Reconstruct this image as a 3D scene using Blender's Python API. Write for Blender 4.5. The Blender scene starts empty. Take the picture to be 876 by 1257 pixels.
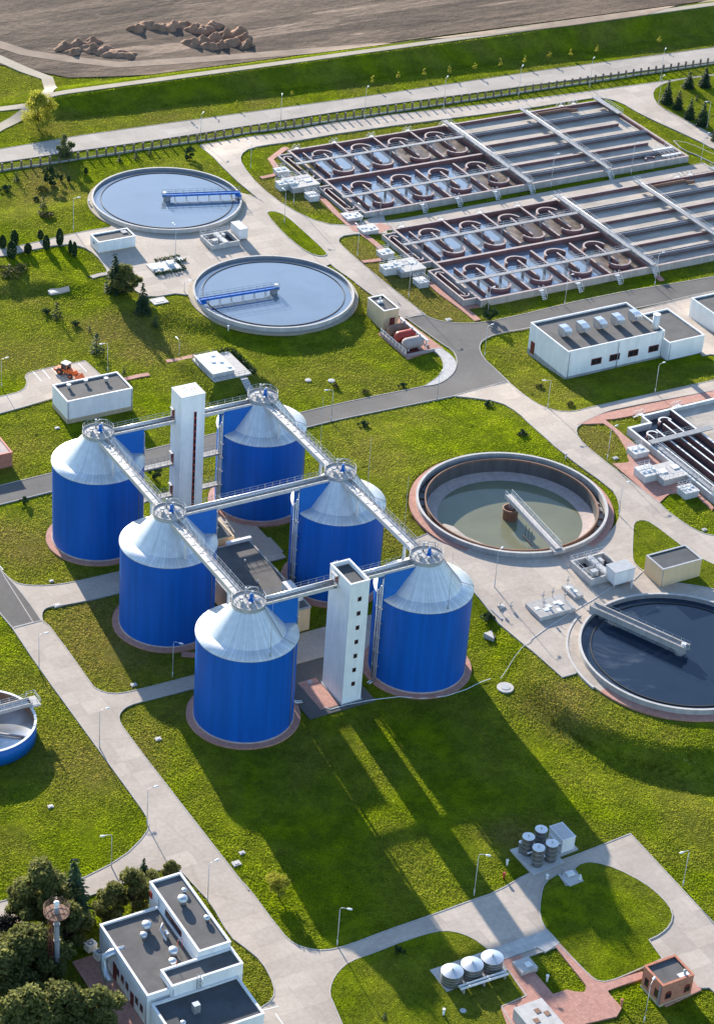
import bpy, bmesh, math, random
import numpy as np
from mathutils import Vector, Matrix, geometry
random.seed(7); PI = math.pi; rad = math.radians
scn = bpy.context.scene
COL = scn.collection
# ------------------------------------------------------------------ surveyed camera (solved from the photograph)
CAMP = np.array([-152.4784, -278.377, 238.6843])
CR = np.array([0.88371, -0.46578, 0.04600]); CU = np.array([0.21320, 0.48790, 0.84650]); CF = np.array([0.41680, 0.73820, -0.53040])
FPX, PPX, PPY = 2858.015, 341.311, 632.75

def flat(px, py, z=0.0):
    d = CF + CR*(px-PPX)/FPX - CU*(py-PPY)/FPX
    t = (z-CAMP[2])/d[2]
    p = CAMP + d*t
    return (p[0], p[1])

# ------------------------------------------------------------------ terrain: levels and banks of the site, metres
def sst(t):
    t = np.clip(t, 0, 1); return t*t*(3-2*t)

def plateau(X, Y, pts, h):
    X = np.asarray(X, float); Y = np.asarray(Y, float)
    n = len(pts); best = np.full(X.shape, 9.0); inside = np.zeros(X.shape, bool)
    for i in range(n):
        x0, y0, w0 = pts[i]; x1, y1, w1 = pts[(i+1) % n]
        dx, dy = x1-x0, y1-y0; L = dx*dx+dy*dy+1e-9
        t = np.clip(((X-x0)*dx+(Y-y0)*dy)/L, 0, 1)
        d = np.hypot(X-x0-t*dx, Y-y0-t*dy)/(w0+(w1-w0)*t)
        best = np.minimum(best, d)
        c = ((y0 > Y) != (y1 > Y)) & (X < (x1-x0)*(Y-y0)/(y1-y0+1e-12)+x0)
        inside ^= c
    return h*sst(np.where(inside, best, 0))

T3 = (76.4, 35.3); T4 = (76.7, -19.2); T1 = (76.1, 190.0); T2 = (76.8, 135.4)
EAST = [(49, 4, 8), (47, -6, 7)] + [(T4[0]+31*math.cos(rad(a)), T4[1]+31*math.sin(rad(a)), 4.5) for a in (172, 188, 203, 218, 233, 248, 263, 278)] + \
       [(110, -50, 7), (260, -60, 10), (260, 92, 40), (110, 92, 40), (62, 86, 32), (42, 62, 26), (44, 34, 16), (48, 18, 9)]
WEST = [flat(*p)+(w,) for p, w in [((-80, 378), 6), ((0, 368), 6), ((60, 362), 5), ((92, 373), 8), ((110, 395), 12), ((150, 420), 14), ((205, 408), 9), ((250, 412), 6),
        ((300, 421), 5), ((380, 426), 4), ((436, 422), 4), ((455, 405), 6), ((480, 395), 14), ((540, 410), 25), ((560, 330), 30), ((430, 190), 30), ((310, 150), 22), ((240, 178), 14), ((100, 232), 12), ((-80, 268), 12)]]
MOUND = [(41.8, 98.6, 4), (59.8, 98.6, 4.5), (59.8, 118, 3), (41.8, 118, 3)]
BERM = [(81, 103, 5), (92, 106, 5), (93, 116, 6), (80, 114, 6)]
LV0, LV1 = np.array([77.9, 257.5]), np.array([285.4, 246.7])
LVD = (LV1-LV0)/np.linalg.norm(LV1-LV0); LVN = np.array([-LVD[1], LVD[0]])

def H(X, Y):
    X = np.asarray(X, float); Y = np.asarray(Y, float)
    h = np.maximum(plateau(X, Y, EAST, 2.5), plateau(X, Y, WEST, 1.5))
    h = np.maximum(h, plateau(X, Y, MOUND, 2.1))
    s = (X-LV0[0])*LVN[0]+(Y-LV0[1])*LVN[1]; u = (X-LV0[0])*LVD[0]+(Y-LV0[1])*LVD[1]
    top = 4.2*np.clip(0.75+u/420.0, 0.6, 1.3)*sst((u+22)/24.0)
    prof = np.where(s < 0, np.clip(1+s/6.2, 0, 1), np.where(s < 5, 1.0, np.clip(1-(s-5)/10.0, 0.28, 1)))
    h = np.maximum(h, top*prof)
    h = h + 1.2*sst((Y-275)/60.0)*sst((Y-270)/20.0)
    r4 = np.hypot(X-T4[0], Y-T4[1]); a4 = np.degrees(np.arctan2(Y-T4[1], X-T4[0])) % 360
    h = h - 0.9*np.exp(-((r4-33.5)/4.5)**2)*sst((a4-165)/25.0)*sst((330-a4)/25.0)
    return h

def Hs(x, y): return float(H(np.array([x]), np.array([y]))[0])

def at(px, py):
    z = 0.0
    lo, hi = -0.5, 8.0
    for _ in range(26):
        z = 0.5*(lo+hi); x, y = flat(px, py, z)
        if Hs(x, y) > z: lo = z
        else: hi = z
    return Vector((x, y, z))

# ------------------------------------------------------------------ materials
MATS = {}
def mat(name, col, rough=0.8, metal=0.0, var=0.12, scale=0.6, bump=0.0, bscale=6.0, spec=0.4, col2=None, coat=0.0, detail=5):
    m = bpy.data.materials.new(name); m.use_nodes = True; MATS[name] = m
    nt = m.node_tree; N = nt.nodes; L = nt.links
    b = N['Principled BSDF']; b.inputs['Roughness'].default_value = rough; b.inputs['Metallic'].default_value = metal
    b.inputs['Specular IOR Level'].default_value = spec; b.inputs['Coat Weight'].default_value = coat
    tc = N.new('ShaderNodeTexCoord'); geo = N.new('ShaderNodeNewGeometry')
    if var > 0:
        no = N.new('ShaderNodeTexNoise'); no.inputs['Scale'].default_value = scale; no.inputs['Detail'].default_value = detail; no.inputs['Roughness'].default_value = 0.62
        L.new(geo.outputs['Position'], no.inputs['Vector'])
        cr = N.new('ShaderNodeValToRGB'); cr.color_ramp.elements[0].position = 0.3; cr.color_ramp.elements[1].position = 0.7
        c2 = col2 or tuple(min(1, c*(1+var)) for c in col)
        c1 = col if col2 else tuple(c*(1-var) for c in col)
        cr.color_ramp.elements[0].color = (*c1, 1); cr.color_ramp.elements[1].color = (*c2, 1)
        L.new(no.outputs['Fac'], cr.inputs['Fac']); L.new(cr.outputs['Color'], b.inputs['Base Color'])
    else:
        b.inputs['Base Color'].default_value = (*col, 1)
    if bump > 0:
        nb = N.new('ShaderNodeTexNoise'); nb.inputs['Scale'].default_value = bscale; nb.inputs['Detail'].default_value = 4
        L.new(geo.outputs['Position'], nb.inputs['Vector'])
        bp = N.new('ShaderNodeBump'); bp.inputs['Strength'].default_value = bump; bp.inputs['Distance'].default_value = 0.1
        L.new(nb.outputs['Fac'], bp.inputs['Height']); L.new(bp.outputs['Normal'], b.inputs['Normal'])
    return m

def nd(m, t, **kw):
    n = m.node_tree.nodes.new(t)
    for k, v in kw.items():
        if hasattr(n, k) and not k[0].isupper(): setattr(n, k, v)
        else: n.inputs[k.replace('_', ' ')].default_value = v
    return n
def mixc(m, fac, a, b, mode='MIX'):
    n = m.node_tree.nodes.new('ShaderNodeMix'); n.data_type = 'RGBA'; n.blend_type = mode
    for s, v in ((0, fac), (6, a), (7, b)):
        if isinstance(v, (int, float)): n.inputs[s].default_value = v
        elif isinstance(v, tuple): n.inputs[s].default_value = (*v, 1)
        else: m.node_tree.links.new(v, n.inputs[s])
    return n.outputs[2]
def ramp(m, src, p0, p1, c0=(0, 0, 0), c1=(1, 1, 1)):
    n = m.node_tree.nodes.new('ShaderNodeValToRGB'); e = n.color_ramp.elements
    e[0].position = p0; e[1].position = p1; e[0].color = (*c0, 1); e[1].color = (*c1, 1)
    m.node_tree.links.new(src, n.inputs['Fac']); return n.outputs['Color']
def noise(m, scale, detail=5, rough=0.6, vec=None, dist=0.0):
    n = m.node_tree.nodes.new('ShaderNodeTexNoise'); n.inputs['Scale'].default_value = scale
    n.inputs['Detail'].default_value = detail; n.inputs['Roughness'].default_value = rough; n.inputs['Distortion'].default_value = dist
    if vec is None:
        g = m.node_tree.nodes.new('ShaderNodeNewGeometry'); vec = g.outputs['Position']
    m.node_tree.links.new(vec, n.inputs['Vector']); return n.outputs['Fac']
def scaled(m, sx, sy, sz, rz=0):
    g = m.node_tree.nodes.new('ShaderNodeNewGeometry'); mp = m.node_tree.nodes.new('ShaderNodeMapping')
    mp.inputs['Scale'].default_value = (sx, sy, sz); mp.inputs['Rotation'].default_value = (0, 0, rz)
    m.node_tree.links.new(g.outputs['Position'], mp.inputs['Vector']); return mp.outputs['Vector']
def bumpto(m, h, strength, dist):
    b = m.node_tree.nodes.new('ShaderNodeBump'); b.inputs['Strength'].default_value = strength; b.inputs['Distance'].default_value = dist
    m.node_tree.links.new(h, b.inputs['Height']); m.node_tree.links.new(b.outputs['Normal'], m.node_tree.nodes['Principled BSDF'].inputs['Normal'])
def bsdf(m): return m.node_tree.nodes['Principled BSDF']
def link(m, a, b): m.node_tree.links.new(a, b)

# grass
def grass_mat(name, painted, tr):
    m = bpy.data.materials.new(name); m.use_nodes = True; MATS[name] = m
    b = bsdf(m); b.inputs['Roughness'].default_value = 0.9; b.inputs['Specular IOR Level'].default_value = 0.0
    fine = noise(m, 1.1, 6, 0.72); mid = noise(m, 0.22, 5, 0.65); big = noise(m, 0.045, 4, 0.6, dist=0.6)
    c = mixc(m, ramp(m, fine, 0.34, 0.68), (0.064, 0.092, 0.006), (0.102, 0.143, 0.007))
    c = mixc(m, ramp(m, mid, 0.42, 0.66), c, mixc(m, 0.62, c, (0.185, 0.238, 0.006)))
    olive = mixc(m, ramp(m, fine, 0.3, 0.7), (0.080, 0.074, 0.018), (0.180, 0.160, 0.045))
    fac = ramp(m, big, 0.40, 0.68)
    if painted:
        a = nd(m, 'ShaderNodeAttribute'); a.attribute_name = 'dry'
        mm = nd(m, 'ShaderNodeMath'); mm.operation = 'MULTIPLY_ADD'
        link(m, fac, mm.inputs[0]); mm.inputs[1].default_value = 0.60; link(m, a.outputs['Fac'], mm.inputs[2]); mm.use_clamp = True
        sp = nd(m, 'ShaderNodeMath'); sp.operation = 'MULTIPLY'; link(m, mm.outputs[0], sp.inputs[0]); link(m, ramp(m, mid, 0.25, 0.62, (0.6,)*3), sp.inputs[1])
        fac = sp.outputs[0]
    c = mixc(m, fac, c, olive)
    # weed specks, dandelions
    v = nd(m, 'ShaderNodeTexVoronoi'); v.inputs['Scale'].default_value = 0.9
    g = nd(m, 'ShaderNodeNewGeometry'); link(m, g.outputs['Position'], v.inputs['Vector'])
    spk = mixc(m, 1.0, ramp(m, v.outputs['Distance'], 0.06, 0.10, (1, 1, 1), (0, 0, 0)), ramp(m, noise(m, 0.09, 3), 0.55, 0.68), 'MULTIPLY')
    c = mixc(m, spk, c, (0.34, 0.36, 0.20))
    link(m, mixc(m, 1.0, c, (1.0, 0.96, 1.0), 'MULTIPLY'), b.inputs['Base Color'])
    hh = mixc(m, 0.5, fine, noise(m, 3.2, 4, 0.7))
    bumpto(m, hh, 0.8, 0.4)
    if tr > 0:
        t = nd(m, 'ShaderNodeBsdfTranslucent'); c_t = mixc(m, 1.0, c, (3.5, 3.3, 2.5), 'MULTIPLY'); link(m, c_t, t.inputs['Color']); mx = nd(m, 'ShaderNodeMixShader'); mx.inputs[0].default_value = tr
        out = m.node_tree.nodes['Material Output']; link(m, b.outputs[0], mx.inputs[1]); link(m, t.outputs[0], mx.inputs[2]); link(m, mx.outputs[0], out.inputs['Surface'])
    return m
grass_mat('grass', True, 0); grass_mat('grass_blades', True, 0.55)

# concrete slabs with joints and stains
def slab_mat(name, c0, c1, sx, sy, rz=0.0, joint=0.86, rough=0.85, bump=0.12, dirt=0.16, tint=None, stain=0.55):
    m = bpy.data.materials.new(name); m.use_nodes = True; MATS[name] = m
    b = bsdf(m); b.inputs['Roughness'].default_value = rough; b.inputs['Specular IOR Level'].default_value = 0.3
    br = nd(m, 'ShaderNodeTexBrick'); br.offset = 0.0; br.inputs['Scale'].default_value = 1.0
    br.inputs['Brick Width'].default_value = sx; br.inputs['Row Height'].default_value = sy; br.inputs['Mortar Size'].default_value = 0.03; br.inputs['Bias'].default_value = 0.0
    br.inputs['Color1'].default_value = (0.86, 0.855, 0.85, 1); br.inputs['Color2'].default_value = (1.07, 1.06, 1.04, 1); br.inputs['Mortar'].default_value = (joint, joint, joint*0.98, 1)
    link(m, scaled(m, 1, 1, 1, rz), br.inputs['Vector'])
    n1 = noise(m, 0.12, 5, 0.62, dist=0.4); n2 = noise(m, 1.3, 5, 0.7)
    c = mixc(m, ramp(m, n1, 0.3, 0.7), c0, c1)
    c = mixc(m, 1.0, c, br.outputs['Color'], 'MULTIPLY')
    c = mixc(m, 1.0, c, ramp(m, n2, 0.2, 0.8, (1-dirt,)*3, (1+dirt*0.6,)*3), 'MULTIPLY')
    st = noise(m, 0.35, 6, 0.75, dist=1.2)
    c = mixc(m, ramp(m, st, 0.62, 0.78, (0, 0, 0), (stain,)*3), c, tuple(x*0.72 for x in c0))
    vo = nd(m, 'ShaderNodeTexVoronoi'); vo.feature = 'DISTANCE_TO_EDGE'; vo.inputs['Scale'].default_value = 0.11
    mx = nd(m, 'ShaderNodeVectorMath'); mx.operation = 'ADD'; link(m, scaled(m, 1, 1, 1), mx.inputs[0]); nn = nd(m, 'ShaderNodeTexNoise'); nn.inputs['Scale'].default_value = 0.5; sc_ = nd(m, 'ShaderNodeVectorMath'); sc_.operation = 'SCALE'; sc_.inputs['Scale'].default_value = 3.0
    link(m, nn.outputs['Color'], sc_.inputs[0]); link(m, sc_.outputs[0], mx.inputs[1]); link(m, mx.outputs[0], vo.inputs['Vector'])
    c = mixc(m, 1.0, c, ramp(m, vo.outputs['Distance'], 0.002, 0.008, (0.90, 0.895, 0.89), (1, 1, 1)), 'MULTIPLY')
    sp = noise(m, 0.8, 2, 0.5); c = mixc(m, ramp(m, sp, 0.74, 0.80, (0, 0, 0), (0.5,)*3), c, tuple(x*0.45 for x in c0))
    link(m, c, b.inputs['Base Color'])
    bumpto(m, n2, bump, 0.03)
    return m
slab_mat('concrete', (0.385, 0.324, 0.272), (0.468, 0.402, 0.345), 4.0, 3.5, dirt=0.2)
slab_mat('old_concrete', (0.31, 0.275, 0.24), (0.40, 0.36, 0.32), 6.0, 3.2, dirt=0.2)
slab_mat('asphalt', (0.098, 0.092, 0.088), (0.140, 0.132, 0.126), 40, 40, joint=0.97, dirt=0.18, rough=0.9)
slab_mat('paving_slab', (0.42, 0.41, 0.40), (0.49, 0.475, 0.46), 1.0, 1.0, joint=0.8)
slab_mat('brick_paving', (0.42, 0.20, 0.155), (0.50, 0.275, 0.22), 0.5, 0.5, joint=0.8, dirt=0.22)
slab_mat('gravel_path', (0.33, 0.28, 0.21), (0.42, 0.36, 0.28), 300, 300, dirt=0.15)
mat('kerb', (0.36, 0.335, 0.31), 0.85, var=0.15, scale=1.5)
mat('kerb_dark', (0.24, 0.22, 0.21), 0.85, var=0.15, scale=1.5)
mat('road_paint', (0.75, 0.75, 0.72), 0.7, var=0.1, scale=3)

def soil_mat():
    m = bpy.data.materials.new('ploughed_soil'); m.use_nodes = True; MATS['ploughed_soil'] = m
    b = bsdf(m); b.inputs['Roughness'].default_value = 0.95; b.inputs['Specular IOR Level'].default_value = 0.1
    stretch = noise(m, 1.0, 6, 0.68, scaled(m, 0.02, 0.16, 0.1, rad(6)), 0.8)
    fine = noise(m, 0.35, 6, 0.7)
    c = mixc(m, ramp(m, stretch, 0.34, 0.60), (0.050, 0.037, 0.030), (0.170, 0.122, 0.088)); c = mixc(m, ramp(m, noise(m, 1.0, 6, 0.7, scaled(m, 0.012, 0.11, 0.1, rad(4)), 1.2), 0.56, 0.66), c, (0.30, 0.215, 0.155))
    c = mixc(m, 1.0, c, ramp(m, fine, 0.25, 0.75, (0.72,)*3, (1.22,)*3), 'MULTIPLY')
    link(m, c, b.inputs['Base Color']); bumpto(m, fine, 0.8, 0.6); return m
soil_mat()
mat('pale_track', (0.235, 0.170, 0.122), 0.95, var=0.25, scale=0.2, bump=0.3, bscale=0.8)
mat('earth_heap', (0.27, 0.15, 0.092), 0.95, var=0.35, scale=0.25, bump=0.8, bscale=0.9)

# silo blue: vertical sheet seams
def blue_mat():
    m = bpy.data.materials.new('blue_cladding'); m.use_nodes = True; MATS['blue_cladding'] = m
    b = bsdf(m); b.inputs['Roughness'].default_value = 0.5; b.inputs['Specular IOR Level'].default_value = 0.25
    tc = nd(m, 'ShaderNodeTexCoord'); sep = nd(m, 'ShaderNodeSeparateXYZ'); link(m, tc.outputs['Object'], sep.inputs[0])
    at2 = nd(m, 'ShaderNodeMath'); at2.operation = 'ARCTAN2'; link(m, sep.outputs['Y'], at2.inputs[0]); link(m, sep.outputs['X'], at2.inputs[1])
    mul = nd(m, 'ShaderNodeMath'); mul.operation = 'MULTIPLY'; link(m, at2.outputs[0], mul.inputs[0]); mul.inputs[1].default_value = 84/ (2*PI)
    fr = nd(m, 'ShaderNodeMath'); fr.operation = 'FRACT'; link(m, mul.outputs[0], fr.inputs[0])
    fl = nd(m, 'ShaderNodeMath'); fl.operation = 'FLOOR'; link(m, mul.outputs[0], fl.inputs[0])
    wn = nd(m, 'ShaderNodeTexWhiteNoise'); wn.noise_dimensions = '1D'; link(m, fl.outputs[0], wn.inputs['W'])
    seam = ramp(m, fr.outputs[0], 0.02, 0.10, (0.80,)*3, (1, 1, 1))
    pan = ramp(m, wn.outputs['Value'], 0, 1, (0.93,)*3, (1.05,)*3)
    st = ramp(m, noise(m, 1.0, 5, 0.65, scaled(m, 0.5, 0.5, 0.06)), 0.3, 0.75, (0.80,)*3, (1.10,)*3)
    c = mixc(m, 1.0, (0.003, 0.100, 0.44), seam, 'MULTIPLY'); c = mixc(m, 1.0, c, pan, 'MULTIPLY'); c = mixc(m, 1.0, c, st, 'MULTIPLY')
    link(m, c, b.inputs['Base Color'])
blue_mat()
mat('blue_paint', (0.003, 0.12, 0.43), 0.5, var=0.1, scale=0.8)

def roof_sheet():
    m = bpy.data.materials.new('galvanised_roof'); m.use_nodes = True; MATS['galvanised_roof'] = m
    b = bsdf(m); b.inputs['Roughness'].default_value = 0.46; b.inputs['Metallic'].default_value = 0.45
    tc = nd(m, 'ShaderNodeTexCoord'); sep = nd(m, 'ShaderNodeSeparateXYZ'); link(m, tc.outputs['Object'], sep.inputs[0])
    at2 = nd(m, 'ShaderNodeMath'); at2.operation = 'ARCTAN2'; link(m, sep.outputs['Y'], at2.inputs[0]); link(m, sep.outputs['X'], at2.inputs[1])
    mul = nd(m, 'ShaderNodeMath'); mul.operation = 'MULTIPLY'; link(m, at2.outputs[0], mul.inputs[0]); mul.inputs[1].default_value = 72/(2*PI)
    fr = nd(m, 'ShaderNodeMath'); fr.operation = 'FRACT'; link(m, mul.outputs[0], fr.inputs[0])
    fl = nd(m, 'ShaderNodeMath'); fl.operation = 'FLOOR'; link(m, mul.outputs[0], fl.inputs[0])
    wn = nd(m, 'ShaderNodeTexWhiteNoise'); wn.noise_dimensions = '1D'; link(m, fl.outputs[0], wn.inputs['W'])
    c = mixc(m, 1.0, (0.66, 0.68, 0.70), ramp(m, fr.outputs[0], 0.04, 0.16, (0.74,)*3, (1, 1, 1)), 'MULTIPLY')
    c = mixc(m, 1.0, c, ramp(m, wn.outputs['Value'], 0, 1, (0.88,)*3, (1.05,)*3), 'MULTIPLY')
    c = mixc(m, 1.0, c, ramp(m, noise(m, 0.8, 5, 0.7), 0.25, 0.75, (0.82,)*3, (1.06,)*3), 'MULTIPLY')
    link(m, c, b.inputs['Base Color'])
    bumpto(m, fr.outputs[0], 0.25, 0.05)
roof_sheet()
def stained(name, col, rough=0.7, streak=0.14, vs=0.5, metal=0.0):
    m = bpy.data.materials.new(name); m.use_nodes = True; MATS[name] = m
    b = bsdf(m); b.inputs['Roughness'].default_value = rough; b.inputs['Metallic'].default_value = metal
    s1 = ramp(m, noise(m, 1.0, 6, 0.65, scaled(m, 0.9, 0.9, 0.12)), 0.3, 0.75, (1-streak,)*3, (1.04,)*3)
    s2 = ramp(m, noise(m, vs, 5, 0.6), 0.3, 0.7, (0.93,)*3, (1.03,)*3)
    c = mixc(m, 1.0, col, s1, 'MULTIPLY'); c = mixc(m, 1.0, c, s2, 'MULTIPLY'); link(m, c, b.inputs['Base Color'])
    return m
stained('white_wall', (0.84, 0.83, 0.81)); stained('white_metal', (0.74, 0.73, 0.72), 0.6, 0.14)
stained('bridge_grey', (0.55, 0.525, 0.49), 0.65, 0.2); stained('cream_wall', (0.66, 0.485, 0.29)); stained('pale_concrete', (0.50, 0.475, 0.45), 0.8, 0.25)
stained('wall_concrete', (0.40, 0.385, 0.37), 0.85, 0.35); stained('maroon_coat', (0.215, 0.098, 0.088), 0.7, 0.35)
stained('cap_concrete', (0.46, 0.365, 0.335), 0.85, 0.3); stained('chamber_white', (0.58, 0.57, 0.55), 0.75, 0.22)
stained('yellow_brick', (0.47, 0.38, 0.235), 0.85, 0.2); stained('steel', (0.62, 0.63, 0.64), 0.35, 0.12, metal=0.75)
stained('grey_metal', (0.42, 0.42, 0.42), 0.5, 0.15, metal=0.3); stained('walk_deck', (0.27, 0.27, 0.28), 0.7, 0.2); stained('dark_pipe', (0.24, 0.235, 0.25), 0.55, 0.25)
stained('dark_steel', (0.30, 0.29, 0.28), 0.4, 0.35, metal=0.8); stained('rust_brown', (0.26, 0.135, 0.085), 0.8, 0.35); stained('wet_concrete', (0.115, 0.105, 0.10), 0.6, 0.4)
mat('bitumen_roof', (0.098, 0.094, 0.093), 0.9, var=0.22, scale=0.35, bump=0.2, bscale=4)
mat('bitumen_dark', (0.062, 0.066, 0.072), 0.9, var=0.2, scale=0.35, bump=0.2, bscale=4)
mat('red_paint', (0.36, 0.035, 0.022), 0.5, var=0.15, scale=2); mat('dark_red', (0.16, 0.025, 0.022), 0.5, var=0.15, scale=2)
mat('glass_dark', (0.02, 0.02, 0.025), 0.1, var=0, spec=0.6); mat('black', (0.02, 0.02, 0.02), 0.7, var=0)
mat('rubber', (0.025, 0.025, 0.025), 0.8, var=0.1); mat('orange_paint', (0.62, 0.13, 0.035), 0.5, var=0.12, scale=2)
mat('post_brown', (0.165, 0.125, 0.105), 0.85, var=0.2, scale=1.5); mat('fence_mesh', (0.11, 0.12, 0.13), 0.6, var=0.05)
mat('bark', (0.085, 0.06, 0.042), 0.95, var=0.3, scale=3); mat('white_fabric', (0.82, 0.83, 0.85), 0.7, var=0.06)
mat('lamp_white', (0.72, 0.73, 0.74), 0.4, var=0.05); mat('pole_grey', (0.50, 0.51, 0.52), 0.5, metal=0.3, var=0.08)
mat('hose_white', (0.66, 0.68, 0.70), 0.6, var=0.15, scale=2); mat('sheet_white', (0.70, 0.70, 0.68), 0.7, var=0.15, scale=1)

def brick_mat():
    m = bpy.data.materials.new('red_brick'); m.use_nodes = True; MATS['red_brick'] = m
    b = bsdf(m); b.inputs['Roughness'].default_value = 0.85
    br = nd(m, 'ShaderNodeTexBrick'); br.inputs['Scale'].default_value = 1.0; br.inputs['Brick Width'].default_value = 0.5; br.inputs['Row Height'].default_value = 0.16; br.inputs['Mortar Size'].default_value = 0.015
    br.inputs['Color1'].default_value = (0.50, 0.185, 0.105, 1); br.inputs['Color2'].default_value = (0.42, 0.140, 0.080, 1); br.inputs['Mortar'].default_value = (0.36, 0.24, 0.19, 1)
    mp = nd(m, 'ShaderNodeMapping'); tc = nd(m, 'ShaderNodeTexCoord'); link(m, tc.outputs['Object'], mp.inputs['Vector']); mp.inputs['Rotation'].default_value = (rad(90), 0, 0)
    link(m, mp.outputs['Vector'], br.inputs['Vector'])
    c = mixc(m, 1.0, br.outputs['Color'], ramp(m, noise(m, 1.2, 5), 0.25, 0.75, (0.75,)*3, (1.15,)*3), 'MULTIPLY'); link(m, c, b.inputs['Base Color'])
brick_mat()
# water
def water_mat(name, col, rough=0.06, ripple=0.12, foam=None, fscale=0.15, fcut=(0.55, 0.7), col2=None, stretch=(1, 1, 1), spec=0.5, rscale=2.2, ior=1.34):
    m = bpy.data.materials.new(name); m.use_nodes = True; MATS[name] = m
    b = bsdf(m); b.inputs['Roughness'].default_value = rough; b.inputs['Specular IOR Level'].default_value = spec; b.inputs['IOR'].default_value = ior
    n = noise(m, 0.09, 4, 0.6, dist=0.5)
    c = mixc(m, ramp(m, n, 0.3, 0.7), col, col2 or tuple(x*1.25 for x in col))
    if foam:
        f = noise(m, fscale, 6, 0.68, scaled(m, *stretch), 0.7)
        fac = ramp(m, f, *fcut)
        c = mixc(m, fac, c, foam); link(m, mixc(m, fac, (rough,)*3, (0.7,)*3), b.inputs['Roughness'])
    link(m, c, b.inputs['Base Color'])
    bumpto(m, noise(m, rscale, 3, 0.6), ripple, 0.05)
water_mat('clear_water', (0.120, 0.150, 0.185), 0.05, 0.03, ior=2.2)
water_mat('basin_water', (0.150, 0.180, 0.215), 0.10, 0.06, ior=2.4, foam=(0.26, 0.22, 0.18), fscale=0.12, fcut=(0.60, 0.78))
water_mat('basin_sludge', (0.105, 0.082, 0.068), 0.35, 0.3, (0.25, 0.205, 0.165), 0.22, (0.46, 0.72))
water_mat('basin_foam', (0.40, 0.345, 0.285), 0.8, 0.6, (0.54, 0.465, 0.385), 0.3, (0.4, 0.7), col2=(0.31, 0.275, 0.24), stretch=(0.5, 1.4, 1), spec=0.2)
water_mat('green_water', (0.150, 0.152, 0.098), 0.05, 0.03)
water_mat('dark_water', (0.014, 0.024, 0.042), 0.05, 0.06, (0.22, 0.23, 0.25), 0.045, (0.58, 0.86))
water_mat('sump_water', (0.03, 0.035, 0.045), 0.1, 0.1)
# foliage
def leaf_mat(name, c0, c1, sc=0.9, tr=0.15):
    m = bpy.data.materials.new(name); m.use_nodes = True; MATS[name] = m
    b = bsdf(m); b.inputs['Roughness'].default_value = 0.75; b.inputs['Specular IOR Level'].default_value = 0.2
    oi = nd(m, 'ShaderNodeObjectInfo')
    c = mixc(m, ramp(m, noise(m, sc, 4, 0.7), 0.32, 0.68), c0, c1)
    c = mixc(m, 1.0, c, ramp(m, oi.outputs['Random'], 0, 1, (0.82,)*3, (1.15,)*3), 'MULTIPLY')
    link(m, c, b.inputs['Base Color'])
    t = nd(m, 'ShaderNodeBsdfTranslucent'); link(m, c, t.inputs['Color'])
    mx = nd(m, 'ShaderNodeMixShader'); mx.inputs[0].default_value = tr
    out = m.node_tree.nodes['Material Output']
    link(m, b.outputs[0], mx.inputs[1]); link(m, t.outputs[0], mx.inputs[2]); link(m, mx.outputs[0], out.inputs['Surface'])
leaf_mat('spruce_needles', (0.018, 0.040, 0.020), (0.042, 0.078, 0.032), tr=0.2); leaf_mat('pine_needles', (0.105, 0.125, 0.036), (0.24, 0.235, 0.080), tr=0.55)
leaf_mat('yellow_leaves', (0.24, 0.25, 0.030), (0.44, 0.41, 0.06), tr=0.5); leaf_mat('grey_leaves', (0.11, 0.14, 0.055), (0.19, 0.22, 0.09), tr=0.45)
leaf_mat('thuja_leaves', (0.022, 0.048, 0.018), (0.045, 0.085, 0.028)); leaf_mat('purple_leaves', (0.030, 0.018, 0.024), (0.075, 0.040, 0.050))
leaf_mat('olive_leaves', (0.075, 0.075, 0.020), (0.140, 0.130, 0.035)); leaf_mat('black_leaves', (0.010, 0.012, 0.010), (0.022, 0.024, 0.018))
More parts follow.
